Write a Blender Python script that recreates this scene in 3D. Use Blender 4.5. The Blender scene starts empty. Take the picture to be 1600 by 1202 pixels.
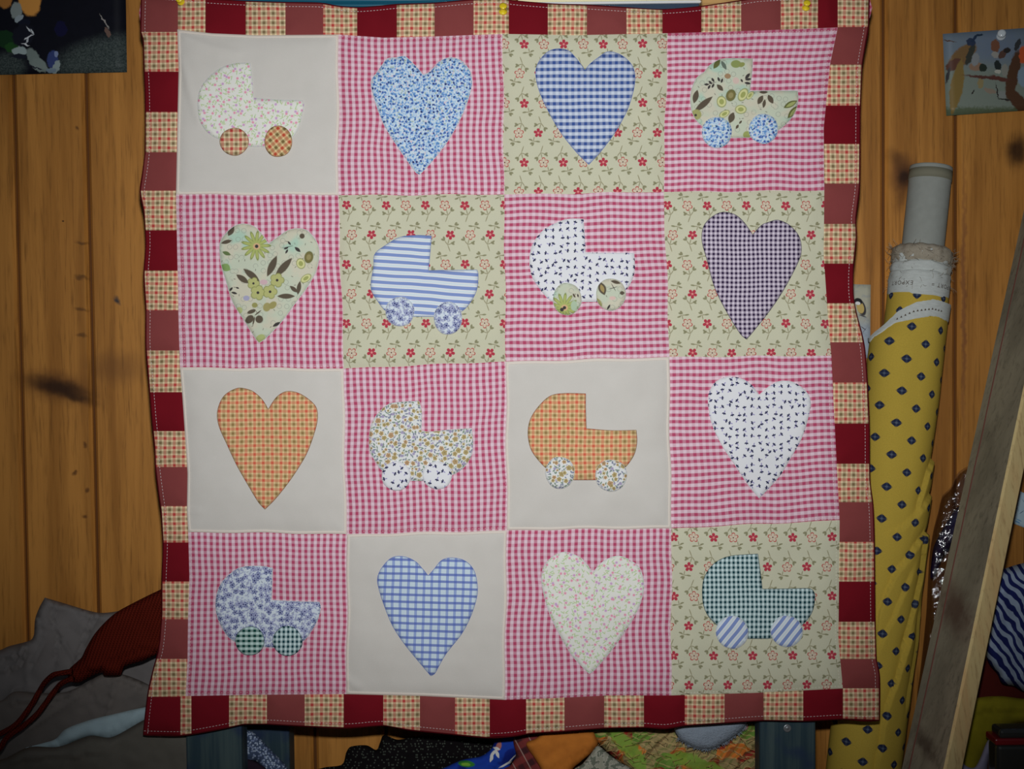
import bpy, bmesh, math, random
import numpy as np
from mathutils import Vector, Matrix, geometry, noise

random.seed(7)
sc = bpy.context.scene
COL = sc.collection

# ------------------------------------------------------------------ camera
FPX, CW, CH = 1875.0, 1600.0, 1202.0
CAM = Vector((0.0, -1.5, 0.66))
TH, PHI = math.radians(2.0), 0.0115
_f = Vector((0, math.cos(TH), -math.sin(TH)))
_r0 = Vector((1, 0, 0)); _u0 = Vector((0, math.sin(TH), math.cos(TH)))
_r = _r0 * math.cos(PHI) - _u0 * math.sin(PHI)
_u = _u0 * math.cos(PHI) + _r0 * math.sin(PHI)
cd = bpy.data.cameras.new('camera'); cam = bpy.data.objects.new('camera', cd)
COL.objects.link(cam)
cd.sensor_width = 36.0; cd.lens = 36.0 * FPX / CW; cd.clip_start = 0.02
M = Matrix((_r, _u, -_f)).transposed().to_4x4(); M.translation = CAM
cam.matrix_world = M
sc.camera = cam

# ------------------------------------------------------------------ world, flash, exposure
w = bpy.data.worlds.new('room_ambience'); sc.world = w; w.use_nodes = True
w.node_tree.nodes['Background'].inputs[0].default_value = (0.75, 0.85, 1.0, 1)
w.node_tree.nodes['Background'].inputs[1].default_value = 0.035
fl = bpy.data.lights.new('camera_flash', 'SPOT')
fl.energy = 63; fl.color = (0.98, 0.99, 1.0); fl.spot_size = math.radians(69); fl.spot_blend = 1.0
fl.shadow_soft_size = 0.014
flo = bpy.data.objects.new('camera_flash', fl); COL.objects.link(flo)
flo.location = CAM + _u * 0.085 + _f * 0.02
flo.rotation_euler = (Vector((0.0, 0.0, 0.76)) - flo.location).to_track_quat('-Z', 'Y').to_euler()
vs = sc.view_settings
vs.view_transform = 'Standard'; vs.look = 'None'; vs.gamma = 1.0; vs.exposure = 0.0
vs.use_curve_mapping = False

WALL_Y = 0.22

def ray(px, py):
    return _f * FPX + _r * (px - CW / 2) - _u * (py - CH / 2)
def P(px, py, Y=0.0):
    d = ray(px, py); t = (Y - CAM.y) / d.y
    return CAM + d * t
def mpp(Y):                      # metres per photograph pixel at depth Y
    return (Y - CAM.y) / FPX
def Pn(px, py, Y):               # vectorised P: arrays -> (n,3)
    px = np.asarray(px, float); py = np.asarray(py, float); Y = np.asarray(Y, float)
    d = np.outer(np.ones_like(px), np.array(_f)) * FPX + np.outer(px - CW / 2, np.array(_r)) - np.outer(py - CH / 2, np.array(_u))
    t = (Y + 1.5) / d[:, 1]
    return np.array(CAM) + d * t[:, None]

# ------------------------------------------------------------------ object helpers
ORG = {}
def prop(o, label=None, cat=None, group=None, kind=None):
    if label: o['label'] = label
    if cat: o['category'] = cat
    if group: o['group'] = group
    if kind: o['kind'] = kind
    return o
def empty(name, loc, label=None, cat=None, group=None, kind=None):
    o = bpy.data.objects.new(name, None); COL.objects.link(o)
    o.location = loc; o.empty_display_size = 0.03; ORG[o] = Vector(loc)
    return prop(o, label, cat, group, kind)
def mk(name, verts, faces, mat, parent=None, uv=None, smooth=True, kind=None, mats=None, mi=None):
    V = np.array([tuple(v) for v in verts], float)
    if parent is not None: o0 = ORG[parent]
    else: o0 = Vector(((V[:, 0].min() + V[:, 0].max()) / 2, (V[:, 1].min() + V[:, 1].max()) / 2, V[:, 2].min()))
    V = V - np.array(o0)
    me = bpy.data.meshes.new(name)
    me.from_pydata([tuple(v) for v in V], [], [tuple(int(i) for i in f) for f in faces])
    for m_ in (mats or [mat]): me.materials.append(m_)
    if mi is not None: me.polygons.foreach_set('material_index', mi)
    me.polygons.foreach_set('use_smooth', [smooth] * len(me.polygons))
    if uv is not None:
        ul = me.uv_layers.new(name='UVMap')
        li = np.empty(len(me.loops), int); me.loops.foreach_get('vertex_index', li)
        ul.data.foreach_set('uv', np.asarray(uv, float)[li].ravel())
    me.update()
    o = bpy.data.objects.new(name, me); COL.objects.link(o)
    ORG[o] = o0
    if parent is not None: o.parent = parent
    else: o.location = o0
    if kind: o['kind'] = kind
    return o
def fix_normals(o):
    bm = bmesh.new(); bm.from_mesh(o.data); bmesh.ops.recalc_face_normals(bm, faces=bm.faces); bm.to_mesh(o.data); bm.free()
    return o
def bevelled_box(name, c, half, mat, parent=None, bev=0.002, rot=None, seg=2):
    bm = bmesh.new(); bmesh.ops.create_cube(bm, size=2.0)
    for v in bm.verts: v.co = Vector((v.co.x * half[0], v.co.y * half[1], v.co.z * half[2]))
    if bev: bmesh.ops.bevel(bm, geom=bm.edges[:], offset=bev, segments=seg, affect='EDGES', profile=0.5)
    R = rot or Matrix.Identity(3)
    vs_ = [R @ v.co + Vector(c) for v in bm.verts]
    uv = [((v.co.x + v.co.y) * 1250, v.co.z * 1250) for v in bm.verts]
    fs = [[v.index for v in f.verts] for f in bm.faces]; bm.free()
    return mk(name, vs_, fs, mat, parent, uv=uv, smooth=False)
def tube(pts, r, n=8, closed=False):
    pts = [Vector(p) for p in pts]; V = []; F = []; N = len(pts)
    for i, p in enumerate(pts):
        a = pts[(i - 1) % N] if (closed or i) else p; b = pts[(i + 1) % N] if (closed or i < N - 1) else p
        t = (b - a).normalized() if (b - a).length > 1e-9 else Vector((0, 0, 1))
        s = t.cross(Vector((0, 1, 0)))
        if s.length < 1e-4: s = t.cross(Vector((1, 0, 0)))
        s.normalize(); q = t.cross(s)
        rr = r(i / (N - 1)) if callable(r) else r
        for k in range(n):
            a_ = 2 * math.pi * k / n
            V.append(p + s * math.cos(a_) * rr + q * math.sin(a_) * rr)
    m = N if closed else N - 1
    for i in range(m):
        j = (i + 1) % N
        for k in range(n):
            F.append((i * n + k, i * n + (k + 1) % n, j * n + (k + 1) % n, j * n + k))
    if not closed:
        F.append(tuple(range(n - 1, -1, -1))); F.append(tuple((N - 1) * n + k for k in range(n)))
    return V, F
def lathe(profile, base, axis, n=20):
    axis = Vector(axis).normalized(); s = axis.orthogonal().normalized(); q = axis.cross(s); V = []; F = []
    base = Vector(base)
    for (d, r) in profile:
        for k in range(n):
            a = 2 * math.pi * k / n
            V.append(base + axis * d + s * math.cos(a) * r + q * math.sin(a) * r)
    for i in range(len(profile) - 1):
        for k in range(n):
            F.append((i * n + k, i * n + (k + 1) % n, (i + 1) * n + (k + 1) % n, (i + 1) * n + k))
    F.append(tuple(range(n - 1, -1, -1))); F.append(tuple((len(profile) - 1) * n + k for k in range(n)))
    return V, F
def catmull(pts, step=3.0, closed=True, sharp=()):
    """smooth polyline through pts; indices in sharp stay corners"""
    n = len(pts); out = []
    rng = range(n) if closed else range(n - 1)
    for i in rng:
        p1 = np.array(pts[i], float); p2 = np.array(pts[(i + 1) % n], float)
        p0 = np.array(pts[(i - 1) % n] if (closed or i) else pts[i], float)
        p3 = np.array(pts[(i + 2) % n] if (closed or i < n - 2) else pts[(i + 1) % n], float)
        if i in sharp: p0 = p1
        if (i + 1) % n in sharp: p3 = p2
        L = np.linalg.norm(p2 - p1); k = max(1, int(round(L / step)))
        m1 = (p2 - p0) * 0.5; m2 = (p3 - p1) * 0.5
        for m_ in (m1, m2):
            l = np.linalg.norm(m_)
            if l > L: m_ *= L / l
        for j in range(k):
            t = j / k
            h = (2*t**3 - 3*t**2 + 1) * p1 + (t**3 - 2*t**2 + t) * m1 + (-2*t**3 + 3*t**2) * p2 + (t**3 - t**2) * m2
            out.append(tuple(h))
    if not closed: out.append(tuple(pts[-1]))
    return out
def seg_dist(px, py, segs):
    """min distance of points to segments (n,4)"""
    px = np.asarray(px, float); py = np.asarray(py, float); best = np.full(px.shape, 1e9)
    for x1, y1, x2, y2 in segs:
        dx, dy = x2 - x1, y2 - y1; l2 = dx * dx + dy * dy + 1e-9
        t = np.clip(((px - x1) * dx + (py - y1) * dy) / l2, 0, 1)
        best = np.minimum(best, np.hypot(px - x1 - t * dx, py - y1 - t * dy))
    return best
def poly_segs(p, closed=True):
    n = len(p)
    return [(p[i][0], p[i][1], p[(i + 1) % n][0], p[(i + 1) % n][1]) for i in range(n if closed else n - 1)]
def inside(px, py, poly):
    px = np.asarray(px); py = np.asarray(py); c = np.zeros(px.shape, bool); n = len(poly)
    for i in range(n):
        x1, y1 = poly[i]; x2, y2 = poly[(i + 1) % n]
        if y1 == y2: continue
        k = ((y1 > py) != (y2 > py)) & (px < (x2 - x1) * (py - y1) / (y2 - y1) + x1)
        c ^= k
    return c
def fill(poly, step):
    """triangulate a px polygon with interior points; -> pts (n,2), tris, number of border points"""
    P0 = np.array(poly); nb = len(poly)
    xs = np.arange(P0[:, 0].min() + step / 2, P0[:, 0].max(), step); ys = np.arange(P0[:, 1].min() + step / 2, P0[:, 1].max(), step)
    gx, gy = np.meshgrid(xs, ys); gx = gx + (np.arange(len(ys)) % 2)[:, None] * step * 0.5; gx = gx.ravel(); gy = gy.ravel()
    ok = inside(gx, gy, poly) & (seg_dist(gx, gy, poly_segs(poly)) > step * 0.45)
    pts = [Vector(p) for p in poly] + [Vector((a, b)) for a, b in zip(gx[ok], gy[ok])]
    r = geometry.delaunay_2d_cdt(pts, [(i, (i + 1) % nb) for i in range(nb)], [], 1, 1e-4)
    v = np.array([tuple(a) for a in r[0]]); f = [tuple(t) for t in r[2]]
    orig = r[3]
    order = {}
    for i, o_ in enumerate(orig):
        for q in o_:
            if q < nb: order[q] = i
    return v, f, [order[i] for i in range(nb) if i in order]
_rs = np.random.RandomState(3)
def waves(n, lmin, lmax, seed):
    r = np.random.RandomState(seed); a = r.rand(n) * 2 * np.pi; l = lmin * (lmax / lmin) ** r.rand(n); ph = r.rand(n) * 6.28
    def f(x, y):
        s = 0
        for i in range(n): s = s + np.sin((x * np.cos(a[i]) + y * np.sin(a[i])) * 2 * np.pi / l[i] + ph[i]) * (l[i] / lmax)
        return s / math.sqrt(n)
    return f

def ridges(n, lmin, lmax, seed):
    r = np.random.RandomState(seed + 900); a0 = r.rand() * np.pi; a = a0 + r.randn(n) * .55; l = lmin * (lmax / lmin) ** r.rand(n); ph = r.rand(n) * 6.28; wf = waves(4, 60, 200, seed + 7)
    def f(x, y):
        s = 0; q = wf(x, y) * 1.6
        for i in range(n): s = s + (1 - np.abs(np.sin((x * np.cos(a[i]) + y * np.sin(a[i])) * np.pi / l[i] + ph[i] + q))) ** 4 * (l[i] / lmax)
        return s / n
    return f

# ------------------------------------------------------------------ node helpers
def lin(c):
    c = c / 255.0
    return c / 12.92 if c <= 0.04045 else ((c + 0.055) / 1.055) ** 2.4
KA = 1.45
def T(r, g, b, k=KA):
    m_ = .3 * r + .59 * g + .11 * b; q = .90
    r, g, b = m_ + (r - m_) * q, m_ + (g - m_) * q, m_ + (b - m_) * q
    return (min(lin(r) * k, .93), min(lin(g) * k, .93), min(lin(b) * k, .93), 1.0)
class G:
    def __init__(s, name):
        s.mat = bpy.data.materials.new(name); s.mat.use_nodes = True
        s.t = s.mat.node_tree; s.n = s.t.nodes; s.L = s.t.links
        s.bsdf = s.n['Principled BSDF']; s.out = s.n['Material Output']
        s._uv = None
    def link(s, a, inp):
        if isinstance(a, bpy.types.NodeSocket): s.L.new(a, inp)
        else: inp.default_value = a
    def m(s, op, a, b=None, c=None):
        n = s.n.new('ShaderNodeMath'); n.operation = op
        for i, v in enumerate((a, b, c)):
            if v is not None: s.link(v, n.inputs[i])
        return n.outputs[0]
    def add(s, a, b): return s.m('ADD', a, b)
    def sub(s, a, b): return s.m('SUBTRACT', a, b)
    def mul(s, a, b): return s.m('MULTIPLY', a, b)
    def vm(s, op, a, b=None, sc_=None):
        n = s.n.new('ShaderNodeVectorMath'); n.operation = op; s.link(a, n.inputs[0])
        if b is not None: s.link(b, n.inputs[1])
        if sc_ is not None: s.link(sc_, n.inputs['Scale'])
        return n.outputs['Value'] if op in ('LENGTH', 'DISTANCE', 'DOT_PRODUCT') else n.outputs['Vector']
    def mix(s, a, b, f):
        n = s.n.new('ShaderNodeMix'); n.data_type = 'RGBA'
        s.link(f, n.inputs[0]); s.link(a, n.inputs[6]); s.link(b, n.inputs[7]); return n.outputs[2]
    def ss(s, lo, hi, x, a=0.0, b=1.0):
        n = s.n.new('ShaderNodeMapRange'); n.interpolation_type = 'SMOOTHSTEP'
        s.link(x, n.inputs[0])
        if lo > hi: lo, hi, a, b = hi, lo, b, a
        n.inputs[1].default_value = lo; n.inputs[2].default_value = hi; n.inputs[3].default_value = a; n.inputs[4].default_value = b
        return n.outputs[0]
    def uv(s):
        if s._uv is None:
            s._uv = s.n.new('ShaderNodeUVMap').outputs[0]; s._uv.node.uv_map = 'UVMap'
        return s._uv
    def xy(s, v=None):
        n = s.n.new('ShaderNodeSeparateXYZ'); s.link(v if v is not None else s.uv(), n.inputs[0]); return n.outputs[0], n.outputs[1]
    def vec(s, x, y, z=0.0):
        n = s.n.new('ShaderNodeCombineXYZ'); s.link(x, n.inputs[0]); s.link(y, n.inputs[1]); s.link(z, n.inputs[2]); return n.outputs[0]
    def noise(s, v, scale, detail=3, rough=.55, col=False, dist=0.0):
        n = s.n.new('ShaderNodeTexNoise'); n.inputs['Scale'].default_value = scale; n.inputs['Detail'].default_value = detail
        n.inputs['Roughness'].default_value = rough; n.inputs['Distortion'].default_value = dist; s.link(v, n.inputs['Vector']); return n.outputs[1 if col else 0]
    def map(s, v, loc=(0, 0, 0), rot=(0, 0, 0), scl=(1, 1, 1), typ='POINT'):
        n = s.n.new('ShaderNodeMapping'); n.vector_type = typ; s.link(v, n.inputs[0])
        n.inputs[1].default_value = loc; n.inputs[2].default_value = rot; n.inputs[3].default_value = scl; return n.outputs[0]
    def warp(s, v, scale, amt):
        c = s.noise(v, scale, 2, .5, col=True)
        return s.vm('ADD', v, s.vm('SCALE', s.vm('SUBTRACT', c, (0.5, 0.5, 0.5)), sc_=amt * 2))
    def vor(s, v, scale, rnd=1.0, feature='F1'):
        n = s.n.new('ShaderNodeTexVoronoi'); n.voronoi_dimensions = '2D'; n.feature = feature
        n.inputs['Scale'].default_value = scale; n.inputs['Randomness'].default_value = rnd; s.link(v, n.inputs['Vector']); return n.outputs
    def ell(s, v, cx, cy, rx, ry, ang=0.0, soft=.12):
        q = s.map(v, (cx, cy, 0), (0, 0, math.radians(ang)), (rx, ry, 1), 'TEXTURE')
        q = s.vm('MULTIPLY', q, (1, 1, 0))
        return s.ss(1 + soft, 1 - soft, s.vm('LENGTH', q))
    def leaf(s, v, cx, cy, rx, ry, ang=0.0, soft=.15):
        q = s.map(v, (cx, cy, 0), (0, 0, math.radians(ang)), (rx, ry, 1), 'TEXTURE')
        x, y = s.xy(q)
        return s.ss(1 + soft, 1 - soft, s.m('MULTIPLY_ADD', x, x, s.m('ABSOLUTE', y)))
    def rosette(s, v, cx, cy, r, n, lo, pw, ang=0.0):
        q = s.map(v, (cx, cy, 0), (0, 0, math.radians(ang)), (r, r, 1), 'TEXTURE'); x, y = s.xy(q)
        rad = s.vm('LENGTH', s.vm('MULTIPLY', q, (1, 1, 0)))
        R_ = s.m('MULTIPLY_ADD', s.m('POWER', s.m('ABSOLUTE', s.m('COSINE', s.mul(s.m('ARCTAN2', y, x), n / 2))), pw), 1 - lo, lo)
        return s.ss(.08, -.08, s.sub(rad, R_))
    def line(s, v, x1, y1, x2, y2, wd):
        return s.ell(v, (x1 + x2) / 2, (y1 + y2) / 2, math.hypot(x2 - x1, y2 - y1) / 2 + .01, wd / 2, math.degrees(math.atan2(y2 - y1, x2 - x1)), .3)
    def paint(s, base, v, items):
        """items: (kind, params..., colour)"""
        c = base
        for it in items:
            f = getattr(s, it[0])(v, *it[1:-1]); c = s.mix(c, it[-1], f)
        return c
    def fabric(s, c, rough=.92, bump=.25, wscale=0.9, var=.09, sheen=0.0):
        """weave grain + cloth bump around colour c"""
        n1 = s.noise(s.uv(), wscale, 2, .7); n2 = s.noise(s.uv(), .05, 2, .5)
        k = s.m('MULTIPLY_ADD', s.sub(n1, .5), var * 4, s.m('MULTIPLY_ADD', s.sub(n2, .5), var * .8, 1.0))
        s.L.new(s.vm('SCALE', c if isinstance(c, bpy.types.NodeSocket) else s.rgb(c), sc_=k), s.bsdf.inputs['Base Color'])
        s.bsdf.inputs['Roughness'].default_value = rough; s.bsdf.inputs['Specular IOR Level'].default_value = .12
        if sheen: s.bsdf.inputs['Sheen Weight'].default_value = sheen
        b = s.n.new('ShaderNodeBump'); b.inputs['Strength'].default_value = bump; b.inputs['Distance'].default_value = .0006
        s.L.new(n1, b.inputs['Height']); s.L.new(b.outputs[0], s.bsdf.inputs['Normal'])
        return s.mat
    def rgb(s, c):
        n = s.n.new('ShaderNodeRGB'); n.outputs[0].default_value = c; return n.outputs[0]
    def plain(s, c, rough=.6, spec=.3, bump_src=None, bump=.3, dist=.001):
        s.link(c, s.bsdf.inputs['Base Color']); s.bsdf.inputs['Roughness'].default_value = rough
        s.bsdf.inputs['Specular IOR Level'].default_value = spec
        if bump_src is not None:
            b = s.n.new('ShaderNodeBump'); b.inputs['Strength'].default_value = bump; b.inputs['Distance'].default_value = dist
            s.L.new(bump_src, b.inputs['Height']); s.L.new(b.outputs[0], s.bsdf.inputs['Normal'])
        return s.mat

# ------------------------------------------------------------------ fabric patterns (uv unit = 1 photograph pixel = 0.8 mm)
def sqw(g, x, per, soft=.45, bias=0.0):
    return g.ss(-soft + bias, soft + bias, g.m('SINE', g.mul(x, 2 * math.pi / per)))
def gingham(name, per_x, per_y, light, dark, ax, ay, warp=1.6, rot=0.0, soft=.45, wl=.012):
    g = G(name); v = g.uv()
    if rot: v = g.map(v, rot=(0, 0, math.radians(rot)))
    if warp: v = g.warp(v, wl, warp * 2)
    x, y = g.xy(v)
    f = g.m('MULTIPLY_ADD', sqw(g, x, per_x, soft), ax, g.mul(sqw(g, y, per_y, soft), ay))
    return g.fabric(g.mix(light, dark, f), var=.07)
PINK_L, PINK_D = T(208, 182, 193), T(172, 64, 97)
M_ging_v = gingham('pink_gingham_upright', 10.2, 9.4, PINK_L, PINK_D, .66, .34)
M_ging_h = gingham('pink_gingham_crosswise', 10.4, 10.1, PINK_L, PINK_D, .30, .70)
M_blueg = gingham('blue_gingham', 9.6, 10.6, T(186, 196, 216), T(52, 78, 142), .30, .70, 1.0)
M_purpg = gingham('purple_gingham', 7.0, 7.2, T(196, 184, 200), T(44, 28, 62), .52, .48, 1.2)
M_greeng = gingham('green_gingham', 6.9, 7.7, T(186, 212, 212), T(14, 58, 66), .56, .44, 1.0)
M_greengw = gingham('green_gingham_crosswise', 8.6, 8.0, T(176, 204, 198), T(6, 60, 54), .36, .64, .6)

def check(name, base, red, olive, rot=0.0, per=14.3):
    g = G(name); v = g.uv()
    if rot: v = g.map(v, rot=(0, 0, math.radians(rot)))
    v = g.warp(v, .015, 2.2); x, y = g.xy(v)
    def bands(t):
        s_ = g.m('SINE', g.mul(t, 2 * math.pi / per))
        return g.ss(.25, .85, s_), g.ss(-.25, -.85, s_)
    rx, ox = bands(x); ry, oy = bands(y)
    c = g.mix(base, olive, g.m('MINIMUM', g.mul(g.add(ox, oy), .5), 1.0))
    c = g.mix(c, red, g.mul(g.add(rx, ry), .5))
    return g.fabric(c, var=.08)
M_check = check('tan_check', T(222, 192, 150), T(178, 58, 54), T(118, 98, 66))
M_orange = check('orange_check', T(230, 184, 132), T(200, 88, 64), T(140, 112, 66), per=13.6)
M_check_rot = check('tan_check_bias', T(222, 188, 134), T(180, 66, 44), T(112, 92, 52), rot=40)
def plainfab(name, c, c2=None, var=.06, sc_=.02):
    g = G(name)
    col = g.mix(c, c2 or tuple(x * .88 for x in c[:3]) + (1,), g.noise(g.uv(), sc_, 3))
    return g.fabric(col, var=var)
M_dark = plainfab('dark_red_cotton', T(114, 12, 24), T(104, 10, 22))
M_muted = plainfab('brick_red_cotton', T(128, 58, 56), T(120, 52, 52))
M_cream = plainfab('cream_calico', T(191, 187, 180), T(182, 178, 170), var=.03)

def floral(name, flip):
    g = G(name); v = g.uv()
    if flip: v = g.map(v, rot=(0, 0, math.pi))
    v = g.warp(v, .01, 2.5)
    x, y = g.xy(v); RH, TW = 46.2, 61.7
    yr = g.m('DIVIDE', g.add(y, 20.0 + 46.2 * 40), RH); row = g.m('FLOOR', yr)
    ly = g.mul(g.sub(g.sub(yr, row), 20.0 / RH), RH)                 # flower centre at 0, range -20..26
    par = g.m('FLOORED_MODULO', row, 2.0)
    xs = g.sub(g.add(x, TW * 40), g.mul(par, .63 * TW))
    xi = g.m('DIVIDE', g.add(xs, TW / 4), TW / 2); ci = g.m('FLOOR', xi)
    lx = g.mul(g.sub(g.sub(xi, ci), .5), TW / 2); cp = g.m('FLOORED_MODULO', ci, 2.0)
    mir = g.m('MULTIPLY_ADD', par, 2.0, -1.0)
    # sprigs can cross the cell side: wrap x around +-15
    mx = g.mul(lx, mir)
    q = g.vec(mx, ly)
    base = g.mix(T(186, 184, 157), T(180, 180, 155), g.noise(g.uv(), .03, 2))
    leafc = T(122, 120, 88); stemc = T(130, 124, 92)
    c = base
    st = [(6.5, -6, 8, -13), (8, -13, 2, -13.5), (8, -13, 13, -11),
          (-.5, 27, -4.5, 15.5), (-4.5, 15.5, -9, 9), (-4.5, 15.5, 3, 13), (-4.5, 15.5, -2, 6)]
    for a in st: c = g.mix(c, stemc, g.mul(g.line(q, *a, 1.5), .85))
    lv = [(9, -17.5, 3.2, 1.7, -60), (11, -16, 2.6, 1.5, -20), (.5, -13.6, 3.4, 1.3, 8), (12.6, -10.4, 3.0, 1.2, 12),
          (-11.5, 7.5, 3.2, 1.8, 10), (-10, 5, 2.6, 1.6, 70), (3.5, 13.5, 3.2, 1.7, 35), (4.6, 11.5, 2.6, 1.5, -40)]
    for a in lv: c = g.mix(c, leafc, g.mul(g.ell(q, *a, .25), .92))
    p2 = g.vec(lx, ly); r = g.vm('LENGTH', p2)
    th = g.m('ARCTAN2', lx, ly)
    R = g.m('MULTIPLY_ADD', g.m('POWER', g.m('ABSOLUTE', g.m('COSINE', g.mul(th, 2.5))), .55), 5.2, 2.3)
    d = g.sub(r, R)
    solid = g.ss(.5, -.5, d); ring = g.ss(1.15, .35, g.m('ABSOLUTE', d))
    red = T(170, 50, 66); pink = T(206, 168, 150)
    cs = g.mix(c, red, solid); cs = g.mix(cs, T(206, 130, 122), g.ss(2.4, 1.0, r))
    co = g.mix(c, pink, g.mul(solid, .3)); co = g.mix(co, T(172, 66, 62), ring); co = g.mix(co, T(90, 30, 34), g.ss(1.5, .6, r))
    c = g.mix(cs, co, cp)
    return g.fabric(c, var=.035)
M_flor = floral('sprigged_rose_print', False)
M_florf = floral('sprigged_rose_print_turned', True)

def motif_cells(g, v, size, rnd):
    o = g.vor(v, 1.0 / size, rnd); loc = g.vm('SUBTRACT', v, o['Position'])
    cr = g.n.new('ShaderNodeSeparateColor'); g.L.new(o['Color'], cr.inputs[0])
    vr = g.n.new('ShaderNodeVectorRotate'); vr.rotation_type = 'Z_AXIS'; g.L.new(loc, vr.inputs['Vector'])
    g.L.new(g.mul(cr.outputs[0], 6.283), vr.inputs['Angle'])
    return vr.outputs[0], cr.outputs
def sprig():
    g = G('navy_sprig_on_white'); q, c = motif_cells(g, g.uv(), 11.5, .55)
    col = g.mix(T(212, 214, 228), T(202, 204, 222), g.noise(g.uv(), .05, 2))
    navy = T(30, 34, 74)
    for a in (-35, 10, 60):
        col = g.mix(col, navy, g.leaf(q, 2.3 * math.cos(math.radians(a)), 2.3 * math.sin(math.radians(a)), 1.85, 1.0, a, .3))
    col = g.mix(col, T(120, 110, 168), g.mul(g.ell(q, -1.2, -.6, 2.2, .9, 20, .3), .8))
    return g.fabric(col, var=.03)
M_sprig = sprig()
def pinkfloral():
    g = G('pink_bud_print'); v = g.uv()
    col = g.mix(T(212, 214, 198), T(206, 206, 200), g.noise(v, .04, 2))
    q2, c2 = motif_cells(g, g.vm('ADD', v, (3.7, 8.1, 0)), 8.0, 1.0)
    col = g.mix(col, T(160, 192, 134), g.mul(g.ell(q2, 1, 0, 3.6, .75, 0, .3), .9))
    col = g.mix(col, T(176, 186, 128), g.mul(g.ell(q2, -1, 1.4, 2.2, .7, 60, .3), .8))
    q, c = motif_cells(g, v, 11.0, 1.0)
    pk = g.mix(T(214, 140, 160), T(188, 150, 190), g.ss(.6, .8, c[1]))
    col = g.mix(col, T(150, 180, 120), g.ell(q, 3.2, .4, 3.0, .6, 10, .3))
    col = g.mix(col, T(226, 196, 200), g.mul(g.ell(q, 0, 0, 2.9, 2.7, 0, .3), .8))
    col = g.mix(col, pk, g.ell(q, 0, 0, 1.9, 1.8, 0, .3))
    return g.fabric(col, var=.03)
M_pinkf = pinkfloral()
def bluesmall():
    g = G('tiny_blue_flower_print'); v = g.warp(g.uv(), .25, 2.2)
    col = g.mix(T(172, 196, 226), T(196, 206, 228), g.noise(v, .2, 2))
    o = g.vor(v, 1 / 3.4, 1.0); cr = g.n.new('ShaderNodeSeparateColor'); g.L.new(o['Color'], cr.inputs[0])
    b1 = g.mix(T(150, 182, 218), T(100, 140, 196), g.ss(.3, .7, cr.outputs[0]))
    b1 = g.mix(b1, T(150, 170, 160), g.ss(.84, .9, cr.outputs[1]))
    b1 = g.mix(b1, T(196, 176, 190), g.ss(.9, .95, cr.outputs[2]))
    col = g.mix(col, b1, g.ss(.52, .30, o['Distance']))
    o2 = g.vor(g.vm('ADD', v, (13, 5, 0)), 1 / 6.4, 1.0); c2 = g.n.new('ShaderNodeSeparateColor'); g.L.new(o2['Color'], c2.inputs[0])
    b2 = g.mix(T(62, 92, 160), T(84, 132, 188), g.ss(.4, .6, c2.outputs[1]))
    col = g.mix(col, b2, g.ss(.34, .22, o2['Distance']))
    col = g.mix(col, T(44, 52, 96), g.mul(g.ss(.22, .14, o2['Distance']), g.ss(.72, .8, c2.outputs[0])))
    return g.fabric(col, var=.04)
M_bluef = bluesmall()
def rose():
    g = G('blue_rose_print'); v = g.warp(g.uv(), .2, 1.6)
    col = g.mix(T(196, 206, 226), T(186, 198, 216), g.noise(v, .06, 2))
    q0, c0 = motif_cells(g, g.vm('ADD', v, (2, 9, 0)), 7.0, 1.0)
    col = g.mix(col, T(146, 152, 182), g.mul(g.leaf(q0, 1.2, 0, 3.2, 1.5, 0, .3), g.ss(.2, .3, c0[1])))
    col = g.mix(col, T(132, 140, 160), g.mul(g.ell(q0, -1.0, 1.4, 2.4, .6, 40, .3), .9))
    q9, c9 = motif_cells(g, g.vm('ADD', v, (31, 17, 0)), 5.5, 1.0)
    col = g.mix(col, T(150, 158, 190), g.mul(g.leaf(q9, .4, 0, 2.4, 1.1, 0, .35), .8))
    q, c = motif_cells(g, v, 10.5, 1.0)
    r = g.vm('LENGTH', g.vm('MULTIPLY', q, (1, 1, 0)))
    x, y = g.xy(q); th = g.m('ARCTAN2', y, x)
    R = g.m('MULTIPLY_ADD', g.m('SINE', g.mul(th, 5.0)), .7, 3.7)
    dk = g.mix(T(84, 94, 142), T(124, 130, 170), g.ss(.4, .7, c[1]))
    col = g.mix(col, dk, g.ss(.5, -.5, g.sub(r, R)))
    col = g.mix(col, T(176, 184, 208), g.mul(g.ss(.45, .2, g.m('ABSOLUTE', g.sub(r, 2.1))), .8))
    col = g.mix(col, T(60, 64, 104), g.ell(q, 0, 0, 1.1, 1.0, 0, .3))
    return g.fabric(col, var=.04)
M_rose = rose()
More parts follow.
